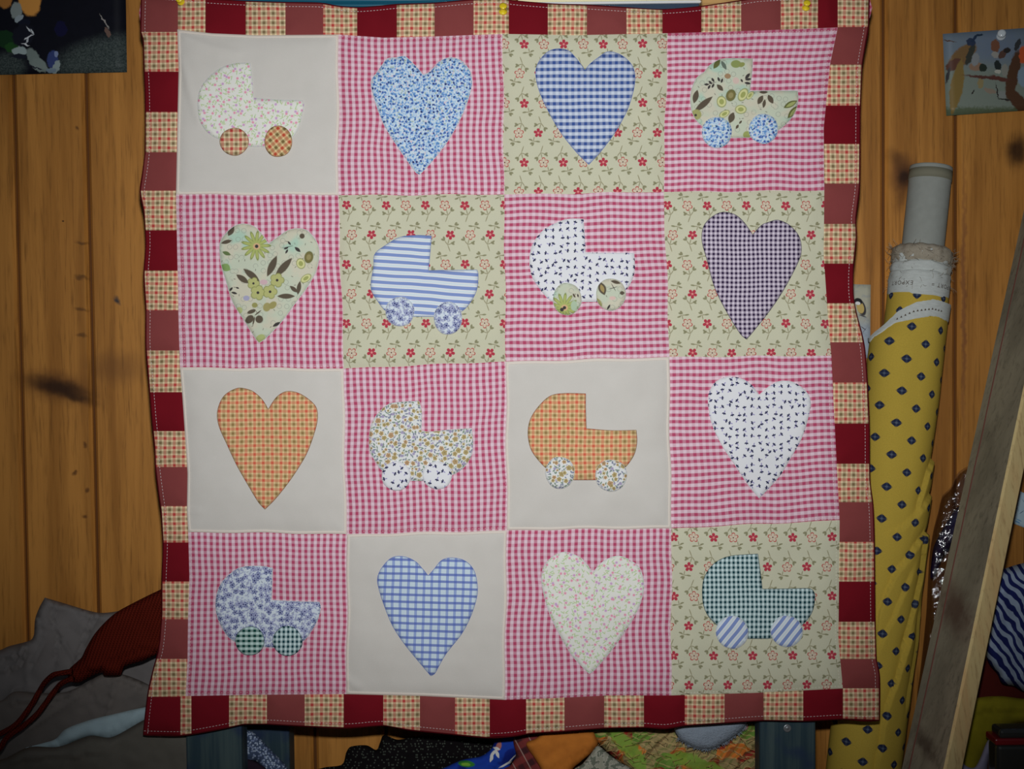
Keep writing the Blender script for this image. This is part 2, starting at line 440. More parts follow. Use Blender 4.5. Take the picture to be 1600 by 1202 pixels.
def tan():
    g = G('ochre_flower_print'); v = g.warp(g.uv(), .2, 1.2)
    col = g.mix(T(206, 204, 204), T(198, 204, 200), g.noise(v, .06, 2))
    q0, c0 = motif_cells(g, g.vm('ADD', v, (2, 9, 0)), 5.0, 1.0)
    lc = g.mix(T(112, 118, 140), T(112, 132, 112), g.ss(.45, .55, c0[1]))
    col = g.mix(col, lc, g.mul(g.leaf(q0, .6, 0, 3.1, 1.2, 0, .3), .95))
    q1, c1 = motif_cells(g, g.vm('ADD', v, (7, 3, 0)), 15.0, .8)
    col = g.mix(col, T(150, 140, 170), g.ell(q1, 0, 0, 2.4, 2.2, 0, .3))
    q, c = motif_cells(g, v, 11.0, .9)
    r = g.vm('LENGTH', g.vm('MULTIPLY', q, (1, 1, 0)))
    xx, yy = g.xy(q)
    R = g.m('MULTIPLY_ADD', g.m('SINE', g.mul(g.m('ARCTAN2', yy, xx), 5.0)), .45, g.m('MULTIPLY_ADD', c[2], 2.9, 1.5))
    och = g.mix(T(160, 142, 94), T(168, 134, 98), g.ss(.5, .8, c[1]))
    col = g.mix(col, T(214, 206, 190), g.ss(1.4, .6, g.sub(r, R)))
    col = g.mix(col, och, g.ss(.4, -.4, g.sub(r, R)))
    col = g.mix(col, T(120, 104, 56), g.mul(g.ss(1.4, .7, r), .6))
    return g.fabric(col, var=.04)
M_tan = tan()
def stripes(name, rot, per=10.7):
    g = G(name); v = g.map(g.warp(g.uv(), .012, 2.5), rot=(0, 0, math.radians(rot))); x, y = g.xy(v)
    s_ = g.m('SINE', g.mul(y, 2 * math.pi / per))
    c = g.mix(T(188, 202, 228), T(206, 212, 232), g.ss(-.9, -.4, s_))
    c = g.mix(c, T(116, 136, 188), g.ss(-.02, .2, s_))
    return g.fabric(c, var=.03)
M_str = stripes('blue_stripe', -4); M_strd = stripes('blue_stripe_bias', 52, 11.2)
def plaid():
    g = G('blue_plaid'); x, y = g.xy(g.map(g.warp(g.uv(), .012, 1.6), rot=(0, 0, math.radians(-1.5))))
    c = g.mix(T(176, 196, 222), T(188, 204, 222), g.noise(g.uv(), .1, 2))
    sx = g.m('SINE', g.mul(x, 2 * math.pi / 12.2)); sy = g.m('SINE', g.mul(y, 2 * math.pi / 11.1))
    c = g.mix(c, T(96, 118, 186), g.mul(g.ss(.35, .7, sx), .75)); c = g.mix(c, T(150, 172, 212), g.mul(g.ss(.93, .985, sx), .6))
    c = g.mix(c, T(74, 94, 172), g.mul(g.ss(.3, .6, sy), .8))
    return g.fabric(c, var=.04)
M_plaid = plaid()
def bigfloral(name, items, dens=1.0):
    """light green ground with sepia leaves, lime flowers; items are placed in heart/pram pixels"""
    g = G(name); v = g.uv()
    n = g.noise(v, .03, 3)
    col = g.mix(T(178, 186, 164), T(188, 184, 162), g.ss(.4, .6, n))
    col = g.mix(col, T(158, 186, 166), g.ss(.56, .72, g.noise(g.vm('ADD', v, (90, 40, 0)), .025, 2)))
    q0, c0 = motif_cells(g, v, 13.0, 1.0)       # faint line sprigs between the flowers
    col = g.mix(col, T(128, 132, 122), g.mul(g.ss(.55, .2, g.m('ABSOLUTE', g.sub(g.vm('LENGTH', q0), 3.6))), g.mul(g.ss(.45, .5, c0[1]), .6)))
    col = g.mix(col, T(110, 108, 96), g.mul(g.leaf(q0, 1, 2, 2.2, .7, 30, .3), g.mul(g.ss(.5, .45, c0[1]), .8)))
    col = g.paint(col, v, items)
    return g.fabric(col, var=.04)
BR = T(86, 76, 62); LIME = T(150, 158, 92); PALE = T(192, 192, 132); DKG = T(92, 96, 50); INK = T(62, 58, 56)
def flowr(x, y, r=9.0):
    return [('rosette', x, y, r * 1.1, 5, .7, .5, T(120, 126, 66)), ('rosette', x, y, r, 5, .66, .5, T(166, 168, 104)), ('ell', x, y, r * .2, r * .2, 0, INK)]
def seedpod(x, y, rx, ry, a, dark=False):
    return [('ell', x, y, rx, ry, a, DKG if dark else T(128, 134, 76)), ('ell', x, y, rx * .86, ry * .84, a, T(112, 104, 60) if dark else PALE),
            ('ell', x, y, rx * .5, ry * .48, a, T(140, 130, 84) if dark else T(146, 152, 84))]
def spiky(x, y, r):
    return [('rosette', x, y, r * 1.12, 13, .45, 1.2, T(116, 128, 62)), ('rosette', x, y, r, 13, .3, 1.2, T(156, 166, 92)), ('ell', x + 1, y + 1, r * .26, r * .24, 0, T(196, 160, 116)), ('ell', x + 1, y + 1, r * .13, r * .13, 0, INK)]
ht = []          # heart in the second row, pixel coordinates in the photograph
ht += spiky(400, 384, 21)
ht += [('leaf', 393, 430, 16, 5.0, 38, BR), ('leaf', 379, 436, 12, 4.5, 35, BR), ('leaf', 425, 416, 18, 5.5, -65, BR), ('leaf', 443, 418, 20, 5.5, -48, BR)]
ht += flowr(396, 443, 9) + flowr(403, 457.5, 11) + flowr(433, 438, 10.5) + flowr(422, 456, 10.5)
ht += [('ell', 412, 441, 6, 4, 0, T(190, 160, 164)), ('ell', 417, 480, 6, 7, 20, T(150, 142, 88)), ('ell', 426, 477, 7, 5, -40, T(146, 138, 82)), ('ell', 398, 477, 4.5, 4, 0, T(140, 138, 80))]
ht += seedpod(482.5, 402, 7, 9.5, 12, True) + seedpod(470, 412, 7, 8.5, -20) + seedpod(478, 435, 9.5, 5.5, -35)
ht += [('leaf', 447, 463, 14, 4, 0, BR), ('leaf', 459, 452, 8, 3.2, 40, BR), ('leaf', 467, 450, 11, 3.4, -80, BR)]
ht += [('ell', 390, 499, 7.5, 5.5, -45, BR), ('ell', 405, 499, 6, 6, 0, BR), ('ell', 393, 487, 7, 3, -20, BR), ('line', 398, 495, 395, 508, 2.5, BR), ('line', 398, 493, 408, 485, 2, BR)]
ht += [('ell', 407, 529, 8, 6, -30, T(158, 168, 104)), ('leaf', 361, 361, 9, 4.5, -60, BR), ('leaf', 354, 378, 9, 3, -15, BR), ('leaf', 354, 396, 7, 3, 20, T(92, 110, 66)), ('leaf', 353, 418, 8, 6, 30, T(120, 150, 84))]
ht += [('leaf', 447, 388, 4, 1.6, -20, INK), ('leaf', 448, 393, 4, 1.6, -60, INK), ('leaf', 452, 380, 4, 1.6, 50, INK), ('line', 441, 388, 458, 384, .9, INK), ('leaf', 465, 390, 6, 2.6, 40, INK), ('ell', 472, 369, 4, 4, 0, BR)]
ht += [('leaf', 361, 452, 4, 1.8, -50, INK), ('leaf', 366, 458, 5, 1.8, 15, INK), ('leaf', 371, 450, 3, 1.3, 20, INK), ('ell', 385, 466, 5, 4, 0, T(152, 152, 178)), ('leaf', 432, 507, 7, 2.5, -30, INK), ('ell', 374, 485, 5, 5, 0, T(164, 172, 112))]
M_bigh = bigfloral('green_orchard_print', ht)
pt = []
pt += [('leaf', 1087, 151, 11, 4.5, -75, BR), ('leaf', 1099, 163, 19, 4.8, -40, BR), ('ell', 1088, 179, 8, 8, 0, T(150, 150, 92)), ('ell', 1087, 180, 2, 2, 0, INK)]
pt += seedpod(1127.5, 159, 7.5, 9, -10) + seedpod(1142, 149, 7.5, 9.5, 20, True) + seedpod(1161, 148, 7, 11, 30) + seedpod(1172, 149, 4, 8, 40) + seedpod(1157.5, 171, 9, 7, 0)
pt += seedpod(1132, 178, 9, 5, -30) + [('leaf', 1143, 184, 9, 5, -70, BR), ('leaf', 1125, 137, 7, 3.5, 45, BR)]
for (lx_, ly_, a_) in ((1104, 132, 0), (1108, 136, -60), (1110, 129, 45), (1114, 125, 60), (1114, 134, -60), (1123, 124, 70), (1128, 126, 110)):
    pt.append(('leaf', lx_, ly_, 4, 1.8, a_, INK))
pt += [('line', 1104, 132, 1120, 128, .9, INK), ('leaf', 1168, 119, 6, 2.5, -50, INK), ('leaf', 1169, 124, 5, 2, -10, INK), ('leaf', 1168, 130, 5, 2, 10, INK), ('leaf', 1159, 126, 3, 1.6, 60, INK)]
pt += [('ell', 1137, 119, 5, 4, 0, T(150, 120, 88)), ('ell', 1150, 126, 5, 5, 0, T(196, 172, 160)), ('leaf', 1120, 100, 9, 4, -55, DKG), ('ell', 1150, 100, 8, 6, 0, T(128, 140, 78)), ('ell', 1159, 101, 5, 3.5, -20, T(132, 138, 74)), ('leaf', 1131, 102, 8, 3, 60, T(92, 104, 92))]
pt += [('leaf', 1188, 156, 8, 4, -60, BR), ('leaf', 1204, 155, 8, 4, 60, BR), ('leaf', 1194, 162, 7, 2.6, -80, BR), ('leaf', 1193, 144, 7, 2.5, 0, BR)]
pt += [('leaf', 1235, 163, 12, 4.5, -28, DKG), ('leaf', 1236, 163, 9, 2.6, -28, LIME), ('leaf', 1239, 175, 13, 4.5, -50, DKG), ('leaf', 1240, 175, 10, 2.6, -50, LIME), ('leaf', 1152, 198, 4, 2, -60, BR), ('leaf', 1157, 191, 3.5, 1.6, -50, BR), ('ell', 1167, 211, 6, 6, 0, T(140, 150, 82))]
M_bigp = bigfloral('green_orchard_print_pram', pt)
wt = spiky(881, 480, 20) + [('ell', 878, 484, 3, 3, 0, INK), ('leaf', 897, 462, 4, 1.5, 60, BR), ('leaf', 903, 462, 3, 1.2, 80, INK), ('ell', 897, 478, 5, 8, 0, T(158, 178, 150)),
     ('leaf', 941, 451, 11, 6, 70, BR), ('leaf', 941, 451, 7, 3, 70, T(152, 132, 80)), ('leaf', 936, 474, 9, 4, 65, T(150, 146, 92)), ('ell', 957, 466, 5, 3, 0, T(200, 170, 160)),
     ('line', 955, 443, 962, 455, 1, INK), ('line', 951, 452, 965, 448, 1, INK), ('leaf', 972, 458, 4, 3, 0, BR), ('leaf', 962, 441, 8, 2.5, 15, BR), ('leaf', 951, 480, 5, 1.6, -60, INK)]
M_bigw = bigfloral('green_orchard_print_wheels', wt)
def thread(name, c):
    g = G(name); return g.plain(c, .8, .1)
M_th_w = thread('white_thread', T(222, 206, 204)); M_th_k = thread('dark_thread', T(52, 48, 66)); M_th_b = thread('brown_thread', T(120, 84, 60))
M_th_l = thread('pale_thread', T(186, 190, 190)); M_th_u = thread('blue_thread', T(90, 112, 176))
M_th_g = thread('green_thread', T(20, 52, 60))

# ------------------------------------------------------------------ wood
def wood(name, c1, c2, grain=1.0, knots=(), rough=.42, spec=.4, axis='z', rnd=True, streak=None):
    g = G(name); tc = g.n.new('ShaderNodeTexCoord'); v = tc.outputs['Object']
    if rnd:
        oi = g.n.new('ShaderNodeObjectInfo')
        v = g.vm('ADD', v, g.vm('SCALE', (3.1, 0.0, 7.7), sc_=oi.outputs['Random']))
    s3 = {'z': (1, 1, .055), 'x': (.055, 1, 1)}[axis]
    q = g.vm('MULTIPLY', v, s3)
    wv = g.noise(q, 26 * grain, 4, .6, dist=.6); fine = g.noise(q, 190 * grain, 3, .7)
    big = g.noise(g.vm('MULTIPLY', v, tuple(math.sqrt(a) for a in s3)), 5 * grain, 2)
    c = g.mix(c1, c2, g.ss(.36, .68, wv)); c = g.mix(c, tuple(x * .62 for x in c2[:3]) + (1,), g.mul(g.ss(.48, .72, fine), .7))
    c = g.mix(c, tuple(min(x * 1.25, .9) for x in c1[:3]) + (1,), g.mul(g.ss(.5, .75, big), .5))
    if knots:
        ge = g.n.new('ShaderNodeNewGeometry'); p = ge.outputs['Position']
        sx_ = g.n.new('ShaderNodeSeparateXYZ'); g.L.new(p, sx_.inputs[0]); pp = g.vec(sx_.outputs[0], sx_.outputs[2])
        pp = g.vm('ADD', pp, g.vm('SCALE', g.vm('SUBTRACT', g.noise(p, 60, 2, col=True), (.5, .5, .5)), sc_=.012))
        for (kx, kz, rx, rz, ang, cc, st) in knots:
            c = g.mix(c, cc, g.mul(g.ell(pp, kx, kz, rx, rz, ang, .75), st))
    return g.plain(c, rough, spec, g.add(wv, g.mul(fine, .5)), .25, .0008)
def KN(px, py, rx, ry, ang, c, st, Y=WALL_Y):
    p = P(px, py, Y); k = mpp(Y); return (p.x, p.z, rx * k, ry * k, -ang, c, st)
DK = T(44, 22, 8); DB = T(84, 48, 18)
kn = [KN(92, 605, 52, 20, 12, T(96, 56, 22), .8), KN(92, 606, 40, 11, 14, DK, .9), KN(120, 622, 26, 6, 20, DK, .7),
      KN(183, 471, 3.5, 6, -20, T(60, 52, 50), 1), KN(98, 346, 2, 2, 0, DK, 1), KN(178, 575, 40, 22, 0, T(100, 60, 26), .5)]
kn += [KN(127, y, 8, 2.5, 10, T(92, 56, 20), .8) for y in (380, 433, 484, 524)]
kn += [KN(x, y, 3, 3, 0, DB, .8) for x, y in ((133, 695), (117, 740), (137, 766), (132, 806), (121, 200))]
kn += [KN(1412, 275, 19, 24, 0, T(92, 52, 26), .8), KN(1414, 277, 10, 14, 0, DK, .95), KN(1404, 250, 18, 10, 40, DB, .6), KN(1590, 236, 16, 22, 0, DK, .9), KN(1408, 308, 8, 20, 10, DB, .6), KN(1506, 470, 3, 170, 0, T(110, 62, 40), .6)]
M_pine = wood('varnished_pine', T(158, 104, 40, 2.0), T(128, 80, 26, 2.0), knots=kn)
M_shelf = wood('light_pine', T(188, 146, 84), T(160, 116, 58), axis='x', rnd=False)
M_plank = wood('weathered_plank', T(104, 97, 80, 2.6), T(88, 82, 67, 2.6), rough=.75, spec=.2, rnd=False,
               knots=[KN(1560, 560, 3, 22, 12, T(52, 38, 30), .9, -.02), KN(1590, 570, 5, 10, 12, T(48, 34, 28), .8, 0), KN(1440, 1105, 8, 26, 8, T(42, 34, 30), .9, -.08), KN(1513, 965, 9, 34, 12, T(78, 44, 34), .7, -.05), KN(1463, 1180, 6, 16, 8, T(62, 46, 36), .7, -.09)])
M_plank_edge = wood('sawn_edge', T(214, 178, 120, 1.62), T(198, 160, 104, 1.62), rough=.7, spec=.2, rnd=False)
def teal_paint():
    g = G('teal_stain'); tc = g.n.new('ShaderNodeTexCoord'); v = g.vm('MULTIPLY', tc.outputs['Object'], (1, 1, .04))
    n = g.noise(v, 60, 4, .65)
    c = g.mix(T(34, 56, 66, 1.35), T(64, 82, 82, 1.35), g.ss(.35, .7, n)); c = g.mix(c, T(30, 46, 76, 1.35), g.ss(.5, .7, g.noise(tc.outputs['Object'], 18, 2)))
    return g.plain(c, .55, .3, n, .3, .0008)
M_teal = teal_paint()

# ------------------------------------------------------------------ the room
def slab(name, x0, x1, y0, y1, z0, z1, mat):
    o = bevelled_box(name, ((x0 + x1) / 2, (y0 + y1) / 2, (z0 + z1) / 2), ((x1 - x0) / 2, (y1 - y0) / 2, (z1 - z0) / 2), mat, bev=0)
    o['kind'] = 'structure'; return o
M_floor = wood('floor_boards', T(120, 84, 50), T(96, 64, 36), axis='x', rnd=False)
slab('floor', -2.2, 2.2, -2.6, WALL_Y + .05, -.05, 0, M_floor)
wallb = empty('wall_back', (0, WALL_Y + .02, 0), kind='structure')
M_groove = G('groove_shadow_wood').plain(T(92, 54, 20), .6, .2)
kW = mpp(WALL_Y)
pitch = 112.6 * kW
x_ref = P(133.5, 160, WALL_Y).x - (P(133.5, 160, WALL_Y).z - P(140, 520, WALL_Y).z) * 0.0
def plank_mesh(wd):
    h = 2.3; gap = .0022; b = .0045; hw = wd / 2
    prof = [(-hw + gap, .010), (-hw + gap, b), (-hw + gap + b * .9, .0), (hw - gap - b * .9, 0.0), (hw - gap, b), (hw - gap, .010)]
    V = [(x, y, z) for z in (0, h) for (x, y) in prof]; n = len(prof)
    F = [(i, i + 1, n + i + 1, n + i) for i in range(n - 1)] + [(n - 1, 0, n, 2 * n - 1), tuple(range(n - 1, -1, -1)), tuple(range(n, 2 * n))]
    me = bpy.data.meshes.new('plank'); me.from_pydata(V, [], F); me.materials.append(M_pine); me.update(); return me
pm = plank_mesh(pitch)
for i in range(-19, 31):
    xc = x_ref + (i + .5) * pitch
    o = bpy.data.objects.new('plank', pm); COL.objects.link(o); o.parent = wallb
    o.location = (xc, -.02, 0)
xa = x_ref - 19 * pitch; xb = x_ref + 31 * pitch
mk('wall_backing', [(xa, WALL_Y + .0095, 0), (xb, WALL_Y + .0095, 0), (xb, WALL_Y + .0095, 2.3), (xa, WALL_Y + .0095, 2.3), (xa, WALL_Y + .05, 0), (xb, WALL_Y + .05, 0), (xb, WALL_Y + .05, 2.3), (xa, WALL_Y + .05, 2.3)],
   [(0, 1, 2, 3), (5, 4, 7, 6), (4, 0, 3, 7), (1, 5, 6, 2), (3, 2, 6, 7), (4, 5, 1, 0)], M_groove, wallb, smooth=False)

# ------------------------------------------------------------------ display stand (painted posts, wooden top)
stand = empty('display_stand', (0, .08, 0), 'teal-painted wooden stand with square posts that the patchwork quilt hangs from', 'stand')
zs = P(800, 24, .012).z
def post(name, xl, xr, py, Yf, dep):
    a = P(xl, py, Yf); b = P(xr, py, Yf); zt = zs - .036
    return bevelled_box(name, ((a.x + b.x) / 2, Yf + dep / 2, zt / 2), ((b.x - a.x) / 2, dep / 2, zt / 2), M_teal, stand, .003)
post('front_post', 290, 378, 1165, .020, .034); post('front_post', 1187, 1275, 1165, .020, .034)
post('rear_post', 372, 452, 1165, .12, .04); post('rear_post', 1160, 1225, 1165, .12, .04)
xl = P(262, 20, .02).x; xr = P(1325, 20, .02).x
bevelled_box('top_board', ((xl + xr) / 2, .095, zs - .018), ((xr - xl) / 2, .079, .018), M_shelf, stand, .002)
for (a, b) in ((738, 806), (1097, 1205)):
    A = P(a, 5, .03).x; B = P(b, 5, .03).x
    bevelled_box('upright', ((A + B) / 2, .08, zs + .06), ((B - A) / 2, .05, .06), M_shelf, stand, .003)
V, F = lathe([(0, .0052), (.0012, .0052), (.0016, .0042), (.0012, .003), (.0014, .0022), (.0018, .0008)], P(1230, 1138, .0202), (0, -1, 0), 16)
M_steel = G('steel').plain(T(150, 156, 160), .35, .6); M_steel.node_tree.nodes['Principled BSDF'].inputs['Metallic'].default_value = .8
o = mk('screw', V, F, M_steel, stand); o['label'] = 'round steel screw head'

def gloss(name, c, rough=.12, spec=.7, coat=.6):
    g = G(name); n = g.noise(g.uv(), .05, 3)
    m_ = g.plain(c, rough, spec, n, .06, .002); g.bsdf.inputs['Coat Weight'].default_value = coat; g.bsdf.inputs['Coat Roughness'].default_value = .06; return m_
tb = empty('teal_case', P(550, 24, .07), 'glossy teal plastic case lying on the stand behind the top hem of the quilt', 'case')
A = P(362, 5, .035); B = P(737, 5, .035)
M_tgl = gloss('teal_gloss', T(16, 84, 108), .2, .9, 1.0); M_tlid = gloss('teal_dark_gloss', T(12, 62, 84), .25)
bevelled_box('body', ((A.x + B.x) / 2, .11, zs + .0465), ((B.x - A.x) / 2 - .001, .072, .045), M_tlid, tb, .006)
for (py, rr) in ((-1.0, .0042), (7.0, .0030)):
    pts = [P(364 + (736 - 364) * i / 24, py + 3.0 * math.sin(i / 24 * 3.0) * .6 - .012 * (i - 3) * 3, .037) for i in range(25)]
    V, F = tube(pts, rr, 12); mk('rim', V, F, M_tgl, tb)
gb = empty('flat_box', P(950, 24, .07), 'flat cream and navy box with a shiny white rim behind the quilt top hem', 'box')
A = P(808, 5, .035); B = P(1096, 5, .035)
def flat(name, p0, p1, m, inset=0.0, bev=.0015):
    z1 = P(950, p0, .035).z; z0 = max(P(950, p1, .035).z, zs + .0015)
    bevelled_box(name, ((A.x + B.x) / 2, .11 + inset / 2, (z0 + z1) / 2), ((B.x - A.x) / 2 - inset, .074 - inset / 2, (z1 - z0) / 2), m, gb, bev)
flat('base', 5.5, 30, gloss('navy_card', T(30, 52, 76), .35), .002)
flat('rim', 1.0, 5.5, gloss('white_gloss', T(205, 214, 220), .12), 0)
flat('lid', -28, 1.0, G('cream_card').plain(T(216, 204, 160), .6, .3), .001)

# ------------------------------------------------------------------ quilt geometry in photograph pixels (plane y = 0)
LB = [(277, 46), (279, 112), (277, 200), (275, 304), (277, 400), (279, 500), (281, 574), (285, 620), (289, 680), (293, 740), (292, 800), (294, 832), (296, 900), (294, 960), (293, 1030), (290, 1088)]
RB = [(1309, 43), (1297, 100), (1287, 200), (1288, 298), (1287, 400), (1294, 500), (1299, 556), (1303, 640), (1306, 700), (1312, 813), (1311, 900), (1310, 1000), (1317, 1076)]
TB = [(277, 46), (330, 52), (400, 55), (529, 54), (600, 59), (680, 57), (785, 53), (900, 55), (1043, 52), (1150, 49), (1309, 43)]
BB = [(290, 1088), (400, 1086), (541, 1085), (660, 1088), (789, 1094), (870, 1091), (950, 1087), (1049, 1087), (1180, 1083), (1317, 1076)]
LO = [(222, -8), (221, 50), (225, 62), (226, 100), (228, 150), (228, 235), (224, 270), (220, 300), (226, 330), (229, 380), (226, 430), (229, 480), (229, 540), (234, 600), (238, 650), (243, 700), (244, 730), (249, 770), (253, 800), (256, 850), (254, 907), (254, 960), (251, 1000), (248, 1020), (241, 1045), (233, 1080), (229, 1110), (225, 1148)]
RO = [(1357, -10), (1356, 40), (1350, 75), (1346, 100), (1343, 170), (1342, 290), (1336, 340), (1337, 370), (1332, 420), (1332, 460), (1337, 490), (1345, 520), (1350, 545), (1354, 598), (1357, 662), (1358, 750), (1363, 790), (1365, 847), (1366, 960), (1368, 1030), (1373, 1055), (1373, 1125)]
TO = [(222, -8), (283, -4), (330, 0), (384, 3), (446, 5), (500, 6), (530, 11), (560, 13), (590, 11), (620, 8), (679, 6), (735, 1), (786, -1), (800, 2), (860, 7), (917, 9), (979, 13), (1035, 16), (1096, 11), (1150, 3), (1190, -3), (1260, -6), (1357, -10)]
BO = [(225, 1148), (280, 1149), (310, 1145), (358, 1136), (380, 1131), (420, 1131), (475, 1134), (540, 1137), (600, 1133), (640, 1140), (700, 1146), (760, 1152), (800, 1150), (830, 1145), (880, 1142), (944, 1137), (1006, 1136), (1040, 1138), (1070, 1133), (1132, 1129), (1193, 1125), (1255, 1126), (1317, 1123), (1350, 1126), (1373, 1125)]
def at_y(pl, y): return float(np.interp(y, [p[1] for p in pl], [p[0] for p in pl]))
def at_x(pl, x): return float(np.interp(x, [p[0] for p in pl], [p[1] for p in pl]))
N = {}
rows_y = {0: [46, 54, 53, 52, 43], 1: [304, 305, 304, 300, 298], 2: [574, 576, 565, 558, 556], 3: [832, 835, 829, 826, 813], 4: [1088, 1085, 1094, 1087, 1076]}
cols_x = {1: [529, 529, 537, 542, 541], 2: [785, 788, 790, 792, 789], 3: [1043, 1037, 1046, 1049, 1049]}
for r in range(5):
    for c in range(5):
        y = rows_y[r][c]
        x = at_y(LB, y) if c == 0 else at_y(RB, y) if c == 4 else cols_x[c][r]
        N[r, c] = (x, y)
wob = waves(4, 60, 200, 5)
def hedge(r, c, n):     # N[r,c] -> N[r,c+1]
    a, b = N[r, c], N[r, c + 1]; out = []
    for i in range(n + 1):
        t = i / n; x = a[0] + (b[0] - a[0]) * t
        if r == 0: y = at_x(TB, x) + (a[1] - at_x(TB, a[0])) * (1 - t) + (b[1] - at_x(TB, b[0])) * t
        elif r == 4: y = at_x(BB, x) + (a[1] - at_x(BB, a[0])) * (1 - t) + (b[1] - at_x(BB, b[0])) * t
        else: y = a[1] + (b[1] - a[1]) * t + 1.2 * math.sin(math.pi * t) * math.sin(x * .05 + r)
        out.append((x, y))
    return out
def vedge(r, c, n):
    a, b = N[r, c], N[r + 1, c]; out = []
    for i in range(n + 1):
        t = i / n; y = a[1] + (b[1] - a[1]) * t
        if c == 0: x = at_y(LB, y)
        elif c == 4: x = at_y(RB, y)
        else: x = a[0] + (b[0] - a[0]) * t + 1.5 * math.sin(math.pi * t) * math.sin(y * .04 + c)
        out.append((x, y))
    return out
seams = []
for r in range(5):
    for c in range(4): seams += poly_segs(hedge(r, c, 8), False)
for r in range(4):
    for c in range(5): seams += poly_segs(vedge(r, c, 8), False)
KC, KD, KM = 'c', 'd', 'm'
left_y = [50, 112, 175, 238, 298, 360, 423, 485, 548, 613, 674, 730, 791, 848, 909, 968, 1030, 1089]; left_k = 'cdcm' * 4 + 'c'
top_x = [278, 321, 384, 446, 505, 558, 620, 679, 740, 795, 856, 917, 979, 1035, 1096, 1158, 1220, 1278, 1309]; top_k = 'cdcm' * 4 + 'cd'
right_y = [42, 101, 165, 225, 287, 350, 412, 474, 535, 598, 662, 725, 785, 847, 909, 972, 1030, 1076]; right_k = ('mcdc' * 5)[:17]
bot_x = [282, 299, 358, 417, 476, 537, 599, 656, 711, 765, 822, 882, 944, 1006, 1070, 1132, 1193, 1255, 1317]; bot_k = ('cdcm' + 'cdcm' * 4)[:18]
patches = []      # (kind, top edge fn, bottom, left, right) as point functions of t in 0..1
def lerp(a, b, t): return (a[0] + (b[0] - a[0]) * t, a[1] + (b[1] - a[1]) * t)
def ruled(e0, e1): return lambda s, t: lerp(e0(s), e1(s), t)      # s along the strip, t from outer to inner
for i, k in enumerate(left_k):
    a, b = left_y[i], left_y[i + 1]
    patches.append((k, ruled(lambda s, a=a, b=b: (at_y(LO, a + (b - a) * s), a + (b - a) * s), lambda s, a=a, b=b: (at_y(LB, a + (b - a) * s), a + (b - a) * s)), 'l'))
for i, k in enumerate(right_k):
    a, b = right_y[i], right_y[i + 1]
    patches.append((k, ruled(lambda s, a=a, b=b: (at_y(RO, a + (b - a) * s), a + (b - a) * s), lambda s, a=a, b=b: (at_y(RB, a + (b - a) * s), a + (b - a) * s)), 'r'))
for i, k in enumerate(top_k):
    a, b = top_x[i], top_x[i + 1]
    patches.append((k, ruled(lambda s, a=a, b=b: (a + (b - a) * s, at_x(TO, a + (b - a) * s)), lambda s, a=a, b=b: (a + (b - a) * s, at_x(TB, a + (b - a) * s))), 't'))
for i, k in enumerate(bot_k):
    a, b = bot_x[i], bot_x[i + 1]
    patches.append((k, ruled(lambda s, a=a, b=b: (a + (b - a) * s, at_x(BO, a + (b - a) * s)), lambda s, a=a, b=b: (a + (b - a) * s, at_x(BB, a + (b - a) * s))), 'b'))
patches.append(('m', ruled(lambda s: (at_y(LO, -8 + 58 * s), -8 + 58 * s), lambda s: (278, at_x(TO, 278) + (50 - at_x(TO, 278)) * s)), 'l'))
patches.append(('c', ruled(lambda s: (at_y(RO, -10 + 52 * s), -10 + 52 * s), lambda s: (1309, at_x(TO, 1309) + (42.5 - at_x(TO, 1309)) * s)), 'r'))
patches.append(('d', ruled(lambda s: (at_y(LO, 1089 + 59 * s), 1089 + 59 * s), lambda s: (282, 1089 + (at_x(BO, 282) - 1089) * s)), 'l'))
patches.append(('c', ruled(lambda s: (at_y(RO, 1076 + 49 * s), 1076 + 49 * s), lambda s: (1317, 1076 + (at_x(BO, 1317) - 1076) * s)), 'r'))
for k, fn, side in patches:
    for s in (0, 1): seams.append((*fn(s, 0), *fn(s, 1)))
w1 = waves(6, 120, 420, 11); w2 = waves(8, 26, 70, 12); w3 = waves(5, 70, 160, 13)
SEG = np.array(seams)
outer = [*TO[:-1], *RO[:-1], *reversed(BO[1:]), *reversed(LO[1:])]
outer = catmull(outer, 7.0, True, sharp=(0, len(TO) - 1, len(TO) + len(RO) - 2, len(TO) + len(RO) + len(BO) - 3))
OSEG = poly_segs(outer)
PUCKER = [([(284, 92), (296, 140), (310, 190)], .0022, 4.5), ([(288, 58), (330, 74), (372, 84)], .002, 5), ([(534, 16), (536, 52)], .003, 3.5), ([(1062, 98), (1110, 84), (1165, 70)], .002, 4), ([(1180, 150), (1215, 128), (1280, 118)], .0014, 4),
          ([(984, 302), (999, 326), (1002, 348)], .0022, 3.5), ([(1236, 746), (1268, 741), (1310, 744)], .002, 4), ([(1318, 772), (1340, 784)], .002, 3), ([(290, 800), (312, 800)], .0016, 4), ([(536, 320), (556, 312)], .0014, 4), ([(540, 1060), (560, 1075)], .0018, 5), ([(1290, 330), (1284, 380), (1290, 430)], .0016, 5), ([(1345, 985), (1352, 1010)], .002, 4)]
def relief(px, py):
    """how far the quilt top stands towards the camera (metres)"""
    px = np.asarray(px, float); py = np.asarray(py, float)
    d = seg_dist(px, py, seams); do = seg_dist(px, py, OSEG)
    puff = 1 - np.exp(-d / 11.0)
    h = .0045 * puff + .0030 * w1(px, py) + puff * (.00055 * w2(px, py) + .0011 * w3(px, py))
    h = h + .0035 * (1 - np.exp(-do / 9.0))
    for pl, amp, wd in PUCKER:
        h = h + amp * np.exp(-(seg_dist(px, py, poly_segs(pl, False)) / wd) ** 2)
    return h + .006
